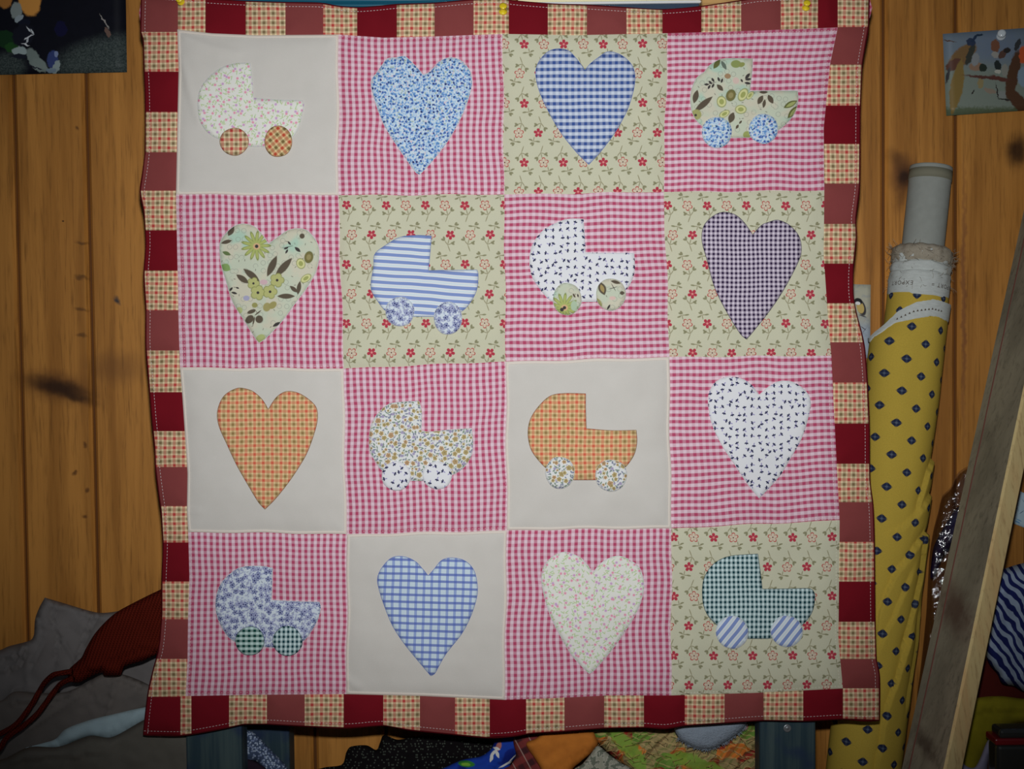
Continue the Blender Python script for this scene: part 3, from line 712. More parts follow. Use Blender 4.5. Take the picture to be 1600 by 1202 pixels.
def qmesh(name, pts2, faces, mat, parent, lift=0.0, uv=None, smooth=True, **kw):
    a = np.asarray(pts2, float); Y = -(relief(a[:, 0], a[:, 1]) + lift)
    return mk(name, Pn(a[:, 0], a[:, 1], Y), faces, mat, parent, uv=a if uv is None else uv, smooth=smooth, **kw)
quilt = empty('quilt', P(800, 1150, 0), 'pink patchwork baby quilt with appliqued hearts and prams and a red chequered border, pinned up', 'quilt')
def grid_faces(nx, ny):
    return [(j * (nx + 1) + i, j * (nx + 1) + i + 1, (j + 1) * (nx + 1) + i + 1, (j + 1) * (nx + 1) + i) for j in range(ny) for i in range(nx)]
BM = {'C': M_cream, 'V': M_ging_v, 'H': M_ging_h, 'F': M_flor, 'X': M_florf}
layout = ['CVXH', 'VFHF', 'CVCH', 'VCVX']
blocks = {}
for r in range(4):
    for c in range(4):
        n = 46
        t_, b_, l_, r_ = hedge(r, c, n), hedge(r + 1, c, n), vedge(r, c, n), vedge(r, c + 1, n); pts = []; uv = []
        for j in range(n + 1):
            for i in range(n + 1):
                s, t = i / n, j / n; q = []
                for k in (0, 1):
                    q.append((1 - t) * t_[i][k] + t * b_[i][k] + (1 - s) * l_[j][k] + s * r_[j][k]
                             - ((1 - s) * (1 - t) * t_[0][k] + s * (1 - t) * t_[n][k] + (1 - s) * t * b_[0][k] + s * t * b_[n][k]))
                pts.append(q); uv.append((s * 256 + c * 311.7 + r * 97.3, t * 258 + r * 402.1 + c * 53.9))
        if layout[r][c] in 'FX':
            off = {(0, 2): (23, 13), (1, 1): (-4, 26), (1, 3): (-2, 25), (3, 3): (42, 28)}[r, c]
            uv = [((p[0] - t_[0][0]) * (1) + off[0], (p[1] - t_[0][1]) + off[1]) for p in pts]
            # lattice origin: flower centre in row 0 at uv (k*61.7, k*46.2)
            sgn = -1 if layout[r][c] == 'X' else 1
            uv = [((u - {(0, 2): 34, (1, 1): 12.5, (1, 3): 6, (3, 3): 66}[r, c] - off[0]), (v_ - {(0, 2): 16, (1, 1): 15.5, (1, 3): 21, (3, 3): 14}[r, c] - off[1])) for u, v_ in uv]
        o = qmesh('quilt_block', pts, grid_faces(n, n), BM[layout[r][c]], quilt, uv=uv)
        blocks[r, c] = o
M_fold = plainfab('calico_seam_fold', T(206, 197, 186), T(200, 190, 178), var=.03)
for (r, c), o in list(blocks.items()):
    if layout[r][c] != 'C': continue
    n = 60; loop = hedge(r, c, n)[:-1] + vedge(r, c + 1, n)[:-1] + hedge(r + 1, c, n)[::-1][:-1] + vedge(r, c, n)[::-1][:-1]
    la = np.array(loop); cx_, cy_ = la.mean(0); k_ = len(la); V = []; uvs = []
    hw, hh = (N[r, c + 1][0] - N[r, c][0]) / 2, (N[r + 1, c][1] - N[r, c][1]) / 2
    for f_, lf in ((1.0, .0004), (1 - 1.2 / hw, .0013), (1 - 3.6 / hw, .0014), (1 - 4.6 / hw, .0004)):
        q = np.stack([cx_ + (la[:, 0] - cx_) * f_, cy_ + (la[:, 1] - cy_) * f_], 1)
        V.append(Pn(q[:, 0], q[:, 1], -(relief(q[:, 0], q[:, 1]) + lf))); uvs.append(q)
    F = [(a * k_ + i, a * k_ + (i + 1) % k_, (a + 1) * k_ + (i + 1) % k_, (a + 1) * k_ + i) for a in range(3) for i in range(k_)]
    fix_normals(mk('seam_fold', np.vstack(V), F, M_fold, o, uv=np.vstack(uvs)))
pk = {'c': M_check, 'd': M_dark, 'm': M_muted}
for i, (k, fn, side) in enumerate(patches):
    nx, ny = 12, 12
    pts = [fn(s / nx, t / ny) for t in range(ny + 1) for s in range(nx + 1)]
    ru = random.uniform(0, 40)
    qmesh('border_patch', pts, grid_faces(nx, ny), pk[k], quilt, uv=[(p[0] + ru, p[1] + ru * 1.7) for p in pts])
# rolled edge and back
V = []; F = []; n = len(outer); oa = np.array(outer); ctr = oa.mean(0)
tan_ = np.roll(oa, -1, 0) - np.roll(oa, 1, 0); nrm = np.stack([tan_[:, 1], -tan_[:, 0]], 1); nrm /= np.linalg.norm(nrm, axis=1)[:, None]
rel = relief(oa[:, 0], oa[:, 1])
rings = [(0, 0.0), (1.3, .0015), (2.0, .004), (1.6, .008), (0.0, .011), (-6, .0125)]
for e, dy in rings: V += [tuple(p) for p in Pn(oa[:, 0] + nrm[:, 0] * e, oa[:, 1] + nrm[:, 1] * e, -rel + dy)]
m_ = len(rings)
for k in range(m_ - 1):
    for i in range(n): F.append((k * n + i, k * n + (i + 1) % n, (k + 1) * n + (i + 1) % n, (k + 1) * n + i))
uvb = [tuple(p) for _ in rings for p in oa]
o = mk('rolled_hem', V, F, M_dark, quilt, uv=uvb); fix_normals(o)
bv, bf, bb = fill([tuple(p) for p in catmull([*TO[:-1], *RO[:-1], *reversed(BO[1:]), *reversed(LO[1:])], 30)], 60)
bY = -(relief(bv[:, 0], bv[:, 1])) + .0118
mk('backing', Pn(bv[:, 0], bv[:, 1], np.minimum(bY + .004, .0125)), bf, M_ging_v, quilt, uv=bv)
# topstitching: small thread dashes
def dashes(pl, dash=3.2, gap=1.9, wd=.85, lift=.0008):
    out = []; pl = np.array(pl, float); d = np.r_[0, np.cumsum(np.linalg.norm(np.diff(pl, axis=0), axis=1))]
    for s in np.arange(0, d[-1] - dash, dash + gap):
        out.append((np.interp(s, d, pl[:, 0]), np.interp(s, d, pl[:, 1]), np.interp(s + dash, d, pl[:, 0]), np.interp(s + dash, d, pl[:, 1]), wd, lift))
    return out
ins = lambda pl, dx, dy, a, b: [(p[0] + dx, p[1] + dy) for p in pl[a:b]]
D = []
D += dashes(catmull(ins(LO, 5.5, 0, 0, None), 6, False)) + dashes(catmull(ins(RO, -5.5, 0, 0, None), 6, False)) + dashes(catmull(ins(TO, 0, 5.0, 0, None), 6, False)) + dashes(catmull(ins(BO, 0, -5.5, 0, None), 6, False))
for (r, c, side, off) in ((1, 0, 'l', 4), (3, 0, 'l', 4), (2, 3, 'r', -6), (0, 3, 'r', -5), (3, 3, 'r', -4), (0, 1, 'r', -3), (1, 0, 'l', 8), (3, 2, 'r', -3), (2, 1, 'r', -2)):
    e = vedge(r, c if side == 'l' else c + 1, 10); D += dashes([(p[0] + off, p[1]) for p in e], 2.6, 2.4, .7)
for (r, c, side, off) in ((1, 0, 'b', -3), (0, 3, 't', 4), (2, 3, 'b', -5), (2, 3, 'b', -2), (3, 0, 'b', -4), (3, 2, 'b', -4), (3, 3, 'b', -3), (2, 1, 'b', -4), (1, 2, 'b', -3), (0, 1, 'b', -3), (0, 1, 't', 3)):
    e = hedge(r if side == 't' else r + 1, c, 10); D += dashes([(p[0], p[1] + off) for p in e], 2.6, 2.4, .7)
D = np.array(D); mx_, my_ = (D[:, 0] + D[:, 2]) / 2, (D[:, 1] + D[:, 3]) / 2
tx, ty = D[:, 2] - D[:, 0], D[:, 3] - D[:, 1]; ln = np.hypot(tx, ty); tx, ty = tx / ln, ty / ln
Yb = -relief(mx_, my_); V = []; F = []; nd = len(D)
c8 = []
for (a, b, h) in ((-1, -1, .0003), (1, -1, .0003), (1, 1, .0003), (-1, 1, .0003), (-.8, -.5, -.0009), (.8, -.5, -.0009), (.8, .5, -.0009), (-.8, .5, -.0009)):
    c8.append(Pn(mx_ + tx * a * ln / 2 - ty * b * D[:, 4] / 2, my_ + ty * a * ln / 2 + tx * b * D[:, 4] / 2, Yb + h))
V = np.stack(c8, 1).reshape(-1, 3)
for i in range(nd):
    k = i * 8
    F += [(k + 4, k + 5, k + 6, k + 7), (k, k + 1, k + 5, k + 4), (k + 1, k + 2, k + 6, k + 5), (k + 2, k + 3, k + 7, k + 6), (k + 3, k, k + 4, k + 7)]
o = mk('topstitching', V, F, M_th_w, quilt, smooth=False, kind='stuff'); fix_normals(o)

# ------------------------------------------------------------------ appliques
def applique(block, name, poly, mat, lift=.0013, edge=None, uvf=None, ew=.00042, step=6.0):
    v, f, bi = fill(poly, step)
    base = relief(v[:, 0], v[:, 1])
    d = seg_dist(v[:, 0], v[:, 1], poly_segs(poly))
    Y = -(base + lift + .0012 * (1 - np.exp(-d / 5.0)))
    top = Pn(v[:, 0], v[:, 1], Y)
    sk = Pn(v[bi, 0], v[bi, 1], -(base[bi] - .0008))
    nv = len(v); k = len(bi)
    F = list(f) + [(bi[i], bi[(i + 1) % k], nv + (i + 1) % k, nv + i) for i in range(k)]
    uv = np.vstack([v, v[bi]])
    if uvf is not None: uv = np.array([uvf(p) for p in uv])
    o = mk(name, np.vstack([top, sk]), F, mat, block, uv=uv); fix_normals(o)
    if edge is not None:
        pts = [Vector(p) for p in Pn(v[bi, 0], v[bi, 1], -(base[bi] + lift * .75))]
        V, F2 = tube(pts, ew, 5, True)
        mk('edge_stitching', V, F2, edge, block)
    return o
def heart(rc, pts, mat, edge, notch, tip, uvf=None):
    poly = catmull(pts, 3.0, True, sharp=(notch, tip))
    applique(blocks[rc], 'heart', poly, mat, edge=edge, uvf=uvf)
def pram(rc, pts, sharp, mat, edge, wheels, wmat, wedge, uvf=None, wuv=None):
    applique(blocks[rc], 'pram_body', catmull(pts, 3.0, True, sharp=sharp), mat, edge=edge, uvf=uvf)
    for i, (cx, cy, rx, ry) in enumerate(wheels):
        rr = random.Random(int(cx * 7 + cy)); n = 11
        pl = [(cx + rx * math.cos(2 * math.pi * k / n + .3) * rr.uniform(.965, 1.03), cy + ry * math.sin(2 * math.pi * k / n + .3) * rr.uniform(.965, 1.03)) for k in range(n)]
        applique(blocks[rc], 'wheel', catmull(pl, 3.0), wmat[i] if isinstance(wmat, (list, tuple)) else wmat, lift=.0034, edge=wedge, uvf=wuv, step=5)
heart((0, 1), [(661, 117), (652, 106), (641, 95), (632, 88), (618, 90), (605, 92), (590, 112), (580, 128), (585, 155), (600, 195), (625, 235), (650, 270), (656, 273), (677, 250), (700, 220), (722, 180), (736, 140), (736, 115), (722, 96), (705, 90), (687, 96), (672, 112)], M_bluef, M_th_l, 0, 12)
heart((0, 2), [(914, 110), (900, 91), (885, 78), (862, 78), (845, 92), (837, 112), (842, 140), (855, 170), (875, 205), (900, 237), (920, 257), (940, 235), (962, 205), (980, 172), (990, 140), (992, 117), (986, 100), (970, 86), (950, 81), (935, 90), (922, 100)], M_blueg, M_th_u, 0, 10)
heart((1, 0), [(419.5, 381), (410, 367), (398, 354.5), (383, 350), (369, 352), (355.6, 362), (344.5, 377.5), (343.6, 396), (346, 415), (354, 442), (364, 473), (381, 500), (398, 527.6), (405, 536), (415, 529), (439, 504), (459.6, 476.5), (480, 449), (494, 423.6), (499, 396), (494.6, 377.5), (480, 360.5), (465, 357), (449, 360.5), (432, 372)], M_bigh, M_th_l, 0, 13)
heart((1, 3), [(1176, 367), (1162, 347), (1147, 335), (1127, 332), (1110, 341), (1099, 355), (1097, 377), (1105, 407), (1117, 450), (1137, 490), (1157, 522), (1166, 530), (1172, 524), (1200, 489), (1220, 460), (1237, 430), (1250, 402), (1252, 385), (1247, 367), (1232, 351), (1215, 344), (1202, 347), (1190, 352)], M_purpg, M_th_k, 0, 11)
heart((2, 0), [(419, 640), (410, 625), (397, 613), (385, 608), (370, 607), (350, 619), (340, 642), (342, 665), (355, 695), (370, 727), (390, 762), (404, 785), (414, 796), (430, 780), (450, 755), (467, 730), (480, 707), (491, 677), (496, 655), (494, 637), (482, 624), (465, 614), (447, 612), (432, 621)], M_orange, M_th_b, 0, 12)
heart((2, 3), [(1186, 617), (1174, 601), (1157, 591), (1136, 589), (1119, 596), (1109, 610), (1106, 627), (1111, 660), (1127, 695), (1150, 730), (1170, 760), (1186, 779), (1200, 765), (1220, 742), (1235, 717), (1252, 687), (1262, 657), (1267, 632), (1264, 618), (1254, 606), (1236, 596), (1216, 596), (1201, 604)], M_sprig, None, 0, 11)
heart((3, 1), [(669, 900), (660, 889), (648, 877), (630, 870), (612, 872), (597, 887), (590, 903), (592, 920), (601, 948), (613.5, 978), (631, 1005), (656, 1036), (673, 1056), (679, 1053), (696, 1023), (721.6, 990), (736.7, 960), (745.5, 930), (745, 908), (739, 889), (725, 876), (705, 872), (690, 876), (678, 890)], M_plaid, M_th_u, 0, 12)
heart((3, 2), [(926, 896), (917, 882), (904, 870), (882, 863), (865, 869), (850, 885), (846, 905), (850, 930), (860, 963), (875, 993), (895, 1026), (920.6, 1053), (928, 1048), (956, 1015.6), (981, 980), (998.5, 948), (1006, 920), (1004, 900), (998, 886), (985, 876), (968, 869), (953, 872), (938, 881)], M_pinkf, M_th_l, 0, 11)

pram((0, 0), [(391, 99), (394, 125), (396, 153), (430, 156), (472, 157), (475, 164), (467, 197), (457, 214), (440, 224), (412, 229), (385, 229), (360, 224), (342, 217), (325, 207), (313, 190), (309, 165), (312, 142), (325, 122), (348, 105), (370, 99)], (0, 2, 4, 9, 10), M_pinkf, M_th_l, [(366, 221.5, 22, 21.5), (435, 221, 21.5, 24)], [M_check, M_check_rot], M_th_b)
pram((0, 3), [(1176, 92), (1175, 113), (1171.5, 142.5), (1200, 142), (1246, 142), (1247, 154.6), (1244, 170.5), (1235, 186.5), (1215, 204), (1190, 212), (1170, 215), (1143, 215), (1115, 208), (1091.6, 192), (1082, 177), (1079, 160), (1080, 142.6), (1088, 122.6), (1101, 112), (1109, 102), (1129, 92)], (0, 2, 4, 10, 11), M_bigp, M_th_l, [(1120, 206.5, 23.5, 24), (1193, 201.5, 23, 23)], M_bluef, M_th_l)
pram((1, 1), [(674, 369), (671, 405), (669, 423), (745, 422), (747, 428), (745, 452), (735, 472), (722, 486), (705, 492), (682, 494.5), (646, 494.5), (620, 492), (602, 485), (590, 470), (581, 455), (580, 440), (584, 417), (586, 397), (605, 382), (625, 371), (650, 368)], (0, 2, 3, 9, 10), M_str, M_th_u, [(625, 487, 22.5, 23), (700, 497, 21.5, 25.5)], M_rose, M_th_l)
pram((1, 2), [(912, 342), (914, 370), (915, 394.5), (950, 395), (991, 395), (992, 420), (987, 440), (975, 456), (955, 468), (932, 472), (907, 472), (880, 473), (860, 470), (842, 450), (831, 432), (827, 407), (832, 382), (847, 361), (867, 349), (887, 342)], (0, 2, 4, 9, 10), M_sprig, None, [(886, 467.5, 22, 25.5), (954.5, 460, 23.5, 25)], M_bigw, M_th_l)
pram((2, 1), [(655, 627), (659, 645), (658, 673), (670, 675), (700, 672), (737, 669.5), (739, 690), (737, 710), (725, 730), (707, 742), (685, 749), (660, 751.5), (642, 751.5), (618, 745), (597, 735), (586, 720), (578, 705), (577, 685), (580, 665), (590, 647), (607, 632), (630, 628)], (0, 2, 5, 11, 12), M_tan, M_th_l, [(619.5, 744, 23, 23), (683, 743, 23.5, 22)], M_sprig, None)
pram((2, 2), [(915, 615.5), (915, 640), (916, 670), (955, 673), (994, 672.5), (995, 692), (990, 712), (975, 732), (955, 745), (930, 750), (897, 750), (875, 744), (854, 732), (838, 715), (829, 700), (825, 677), (829, 655), (842, 635), (860, 619), (882, 615)], (0, 2, 4, 9, 10), M_orange, M_th_b, [(875, 739, 22.5, 25), (955, 743, 24.5, 24.5)], M_tan, M_th_l)
pram((3, 0), [(426, 888), (425, 915), (424, 938), (463, 940), (499, 941), (501, 949.6), (496.5, 968), (487, 985.5), (474, 1001.5), (450, 1009), (427, 1012), (411, 1011), (385, 1009), (364.6, 1001.5), (354, 992), (342, 971), (337, 949.6), (339, 928), (347, 909.6), (360.6, 896), (374, 887.6), (390, 885), (410, 885)], (0, 2, 4, 10, 11), M_rose, M_th_l, [(390.5, 1002, 22, 22.5), (449, 1002, 23, 23)], [M_greengw, M_greeng], M_th_g)
pram((3, 3), [(1184, 866), (1188, 895), (1191, 921), (1230, 920.5), (1266, 920.5), (1273, 930), (1269, 956), (1254, 976), (1230, 992), (1200, 998), (1169, 998), (1140, 990), (1116, 973), (1104, 958), (1098, 938), (1099, 908), (1110, 887), (1125, 875), (1143, 869), (1165, 867)], (0, 2, 9, 10), M_greeng, M_th_g, [(1144, 988.5, 25, 25.5), (1229, 987, 24.5, 24.5)], M_strd, M_th_l)

# ------------------------------------------------------------------ push pins
M_pin_y = gloss('yellow_plastic', T(214, 186, 18), .3, .5, .3); M_pin_c = gloss('clear_white_plastic', T(196, 206, 214), .15, .7, .5)
def pin(px, py, Y, mat, label, tilt=(0, -.28), sc_=1.0, group=None):
    e = empty('push_pin', P(px, py, Y), label, 'pin', group)
    ax = Vector((tilt[0], -1, tilt[1]))
    pr = [(.0, .0046), (.0012, .0050), (.002, .0046), (.003, .0027), (.0075, .0024), (.0088, .0040), (.0098, .0046), (.0108, .0042), (.0112, .002)]
    V, F = lathe([(d * sc_, r_ * sc_) for d, r_ in pr], P(px, py, Y), ax, 20); mk('grip', V, F, mat, e)
    V, F = lathe([(-.014, .0002), (-.012, .0005), (.0, .0005)], P(px, py, Y), ax, 8); mk('needle', V, F, M_steel, e)
yq = lambda x, y: float(-relief(np.array([x]), np.array([y]))[0])
pin(283, 3, yq(283, 3), M_pin_y, 'yellow push pin at the brick-red corner of the quilt', (.02, .1), .95)
pin(786, 19, yq(786, 19), M_pin_y, 'yellow push pin in the middle of the quilt top hem', (.03, .55), 1.05)
pin(1259, 13, yq(1259, 13), M_pin_y, 'yellow push pin at the quilt corner beside the bare pine wall', (-.05, .5), .95)

# ------------------------------------------------------------------ prints on the wall
def card(name, corners, Y, g, label, cat, th=.0016, curl=.0):
    """thin card given by four px corners (tl,tr,br,bl) lying against the wall"""
    n = 10; V = []; uv = []
    for side in (0, 1):
        for j in range(n + 1):
            for i in range(n + 1):
                s, t = i / n, j / n; a = lerp(corners[0], corners[1], s); b = lerp(corners[3], corners[2], s); q = lerp(a, b, t)
                V.append(P(q[0], q[1], Y - curl * (t - .3) ** 2 + side * th)); uv.append(q)
    F = grid_faces(n, n); k = (n + 1) ** 2
    F2 = [tuple(reversed([i + k for i in f])) for f in F]
    rim = [i for i in range(n)] + [n + j * (n + 1) for j in range(n)] + [k - 1 - i for i in range(n)] + [n * (n + 1) - j * (n + 1) for j in range(n)]
    F3 = [(rim[i], rim[i] + k, rim[(i + 1) % len(rim)] + k, rim[(i + 1) % len(rim)]) for i in range(len(rim))]
    o = mk(name, V, F + F2 + F3, g, uv=uv); fix_normals(o)
    return prop(o, label, cat)
def print_photo():
    g = G('photo_print'); v = g.warp(g.uv(), .16, 3.2); K2 = 2.1
    t = lambda r, gg, b: T(r, gg, b, K2)
    base = g.mix(t(8, 9, 16), t(14, 15, 24), g.noise(v, .05, 3))
    gr = g.mix(t(26, 36, 36), t(62, 70, 68), g.ss(.3, .75, g.noise(v, .35, 3, .7)))
    gr = g.mix(gr, t(90, 96, 98), g.mul(g.ss(.66, .78, g.noise(v, .55, 2)), .7))
    m_ = g.m('MAXIMUM', g.ell(v, 165, 95, 80, 36, -12, .35), g.ell(v, 12, 105, 26, 22, 0, .4))
    c = g.mix(base, gr, m_)
    c = g.paint(c, v, [('ell', 10, 62, 18, 14, 20, t(16, 44, 22)), ('ell', 18, 74, 10, 8, 0, t(24, 62, 24)),
        ('ell', 8, -4, 11, 18, 0, t(150, 96, 40)), ('ell', 46, 0, 17, 25, -10, t(176, 118, 48)), ('ell', 25, 16, 9, 13, 10, t(110, 120, 118)), ('ell', 30, 29, 8, 5, -40, t(120, 132, 138)),
        ('ell', 38, 36, 9, 6, 0, t(16, 20, 34)), ('ell', 36, 55, 16, 19, 30, t(18, 20, 30)),
        ('line', 41, 42, 48, 50, 2.4, t(160, 166, 170)), ('line', 48, 46, 53, 54, 2.2, t(150, 156, 160)), ('line', 38, 62, 52, 54, 2.4, t(168, 172, 176)), ('line', 34, 68, 46, 72, 2.4, t(170, 174, 176)), ('line', 46, 58, 40, 68, 2.2, t(150, 156, 160)),
        ('ell', 31, 80, 12, 7, 0, t(122, 136, 136)), ('ell', 30, 88, 12, 4, 0, t(20, 24, 34)), ('ell', 53, 92, 9, 18, -25, t(92, 104, 100)), ('ell', 62, 102, 14, 9, 40, t(96, 108, 104)), ('line', 46, 102, 68, 110, 2.2, t(26, 28, 40)),
        ('ell', 82, 92, 8, 14, 10, t(40, 52, 96)), ('ell', 88, 84, 4, 5, 0, t(96, 108, 140)), ('ell', 88, 105, 5, 12, 20, t(110, 124, 124)), ('ell', 80, 110, 8, 4, 0, t(92, 108, 120)),
        ('line', 156, 22, 170, 44, 1.8, t(120, 116, 112)), ('ell', 168, 50, 4, 8, -20, t(86, 66, 58)), ('ell', 95, 45, 10, 12, 0, t(14, 14, 44))])
    return g.plain(c, .5, .15)
card('snapshot_print', [(-24, -46), (196, -50), (198.5, 113), (-22, 117.5)], WALL_Y - .003, print_photo(), 'dark snapshot of trainers on gravel fixed to the pine wall', 'photograph')
def print_birds():
    g = G('bird_picture_print'); v = g.warp(g.uv(), .2, 2.6); t = lambda r, gg, b: T(r, gg, b, 2.2)
    x, y = g.xy(g.uv())
    c = g.mix(t(84, 98, 112), t(96, 106, 96), g.ss(80, 120, y)); c = g.mix(c, t(80, 94, 116), g.mul(g.ell(v, 1560, 70, 45, 26, 0, .6), .7))
    c = g.mix(c, t(62, 74, 48), g.ss(164, 172, g.m('MULTIPLY_ADD', g.noise(g.uv(), .25, 3), 14.0, g.sub(y, 7.0))))
    c = g.mix(c, t(96, 100, 92), g.mul(g.noise(g.uv(), .15, 4), .35))
    bk = t(34, 30, 28); tr = t(66, 42, 26)
    c = g.paint(c, v, [('ell', 1504, 88, 27, 13, -42, t(96, 72, 42)), ('ell', 1491, 101, 15, 8, -30, t(76, 48, 38)), ('leaf', 1495, 135, 46, 10, 100, t(104, 84, 40)), ('line', 1484, 105, 1478, 130, 5, t(46, 46, 48)),
        ('ell', 1516, 85, 5, 18, 20, t(44, 46, 40)), ('ell', 1517, 66, 7, 6, 0, t(34, 44, 64)), ('line', 1518, 66, 1526, 55, 4.5, t(28, 42, 62)), ('line', 1524, 56, 1536, 54, 3.5, t(28, 42, 58)),
        ('ell', 1583, 118, 9, 40, 12, tr), ('ell', 1592, 160, 10, 28, -40, tr), ('line', 1508, 118, 1582, 125, 5, t(70, 40, 34)), ('line', 1548, 118, 1575, 128, 6, t(74, 40, 32)),
        ('ell', 1525, 104, 11, 7, 0, t(112, 88, 70)), ('ell', 1536, 106, 6, 6, -30, t(30, 38, 30)), ('ell', 1524, 93, 6, 10, 15, t(106, 110, 112)), ('ell', 1555, 72, 7, 10, 0, t(96, 60, 42)), ('ell', 1555, 86, 6, 5, 0, t(120, 118, 112)),
        ('ell', 1567, 84, 9, 5, -50, t(70, 48, 40)), ('ell', 1574, 79, 6, 4, -20, bk), ('ell', 1559, 103, 5, 9, -10, t(28, 34, 34)), ('ell', 1559, 112, 5, 3, 0, t(140, 140, 128)), ('ell', 1570, 110, 5, 10, 0, t(108, 108, 100)),
        ('ell', 1532, 130, 5, 8, 0, t(112, 100, 66)), ('ell', 1547, 142, 10, 4, 15, t(110, 98, 84)), ('line', 1518, 148, 1522, 140, 2, bk), ('line', 1556, 130, 1560, 154, 2, bk), ('ell', 1566, 148, 6, 6, 0, t(104, 108, 104)), ('line', 1560, 154, 1580, 157, 2, bk),
        ('ell', 1598, 86, 6, 14, 0, t(160, 64, 28)), ('ell', 1600, 120, 10, 16, 0, t(98, 116, 130)), ('ell', 1590, 70, 4, 10, 20, t(40, 42, 44)), ('ell', 1610, 60, 10, 16, 0, t(80, 96, 60)), ('ell', 1622, 108, 9, 20, 10, t(120, 96, 60)), ('line', 1474, 62, 1494, 66, 1.5, tr)])
    return g.plain(c, .45, .3)
card('bird_picture_card', [(1473, 53), (1640, 41), (1643, 170), (1478.5, 181)], WALL_Y - .004, print_birds(), 'postcard painting of a peacock and small birds, pinned to the pine wall', 'postcard', curl=.004)
pin(1564, 57, WALL_Y - .0045, M_pin_c, 'shiny white push pin holding the bird postcard', (-.32, .12), 1.25)
def print_tit():
    g = G('tit_card_print'); v = g.uv(); x, y = g.xy(v); t = lambda r, gg, b: T(r, gg, b, 1.6)
    c = g.mix(t(158, 158, 140), t(140, 152, 164), g.ss(490, 520, y)); c = g.mix(c, t(120, 130, 140), g.mul(g.ss(.5, .7, g.noise(v, .12, 3)), .5))
    c = g.paint(c, v, [('ell', 1346, 481, 6.5, 13, -18, t(54, 52, 54)), ('ell', 1344.5, 481, 5.5, 9, -14, t(176, 152, 84)), ('ell', 1341, 471, 6.5, 5, 20, t(26, 26, 30)), ('ell', 1340.5, 474, 4, 2.6, 10, t(206, 206, 200)),
        ('line', 1342, 492, 1354, 496, 1.5, t(54, 54, 60)), ('line', 1345, 510, 1353, 516, 1.2, t(64, 64, 70)), ('line', 1349, 504, 1360, 488, .8, t(150, 140, 130)), ('line', 1348, 520, 1354, 512, .8, t(80, 84, 90))])
    return g.plain(c, .5, .2)
card('bird_note_card', [(1292, 443), (1360.5, 445), (1359.5, 560), (1291, 558)], WALL_Y - .003, print_tit(), 'small pale card with a black-capped tit, half hidden behind the quilt edge', 'card')

# ------------------------------------------------------------------ roll of yellow fabric
RA, RBt = P(1455, 262, .178), P(1356, 1202, .115)
rax = (RBt - RA); t_floor = (RA.z - .002) / (RA.z - RBt.z)
def py2t(py):       # photograph height -> parameter on the roll's axis
    lo, hi = -.2, t_floor
    for _ in range(40):
        mid = (lo + hi) / 2; p = RA + rax * mid; d = p - CAM
        yy = CH / 2 - FPX * d.dot(_u) / d.dot(_f)
        if yy < py: lo = mid
        else: hi = mid
    return (lo + hi) / 2
ad = rax.normalized(); e1 = (Vector((1, 0, 0)) - ad * ad.x).normalized(); e2 = e1.cross(ad); e2 = -e2 if e2.y > 0 else e2
def proj(p):
    d = Vector(p) - CAM; z = d.dot(_f); return (CW / 2 + FPX * d.dot(_r) / z, CH / 2 - FPX * d.dot(_u) / z)
roll = empty('fabric_roll', RA + rax * t_floor, 'bolt of mustard fabric with navy diamonds on a grey cardboard tube', 'fabric roll')
M_card = G('grey_cardboard'); _n = M_card.noise(M_card.uv(), .08, 4)
M_card = M_card.plain(M_card.mix(T(148, 152, 145, 1.35), T(132, 135, 128, 1.35), _n), .85, .15, _n, .2)
V = []; F = []; uv = []; n = 40
prof = [(262, .0235), (262, .0285), (264, .0288), (283, .0287), (284, .0283), (300, .0283), (340, .0283), (380, .0283), (430, .0283)]
for (py, r_) in [(300, .0235)] + prof:
    c_ = RA + rax * py2t(py)
    for k in range(n):
        a = 2 * math.pi * k / n; V.append(c_ + e1 * math.cos(a) * r_ + e2 * math.sin(a) * r_); uv.append((a * 30, py))
for j in range(len(prof)):
    for k in range(n): F.append((j * n + k, j * n + (k + 1) % n, (j + 1) * n + (k + 1) % n, (j + 1) * n + k))
o = mk('cardboard_tube', V, F, M_card, roll, uv=uv); fix_normals(o)
gt = G('tube_band'); gt = gt.plain(T(116, 114, 96, 1.45), .8, .15)
V = []; F = []
for (py, r_) in ((268, .0287), (268, .0291), (283, .0290), (283, .0285)):
    c_ = RA + rax * py2t(py)
    for k in range(n): a = 2 * math.pi * k / n; V.append(c_ + e1 * math.cos(a) * r_ + e2 * math.sin(a) * r_)
for j in range(3):
    for k in range(n): F.append((j * n + k, j * n + (k + 1) % n, (j + 1) * n + (k + 1) % n, (j + 1) * n + k))
mk('tube_band', V, F, gt, roll)
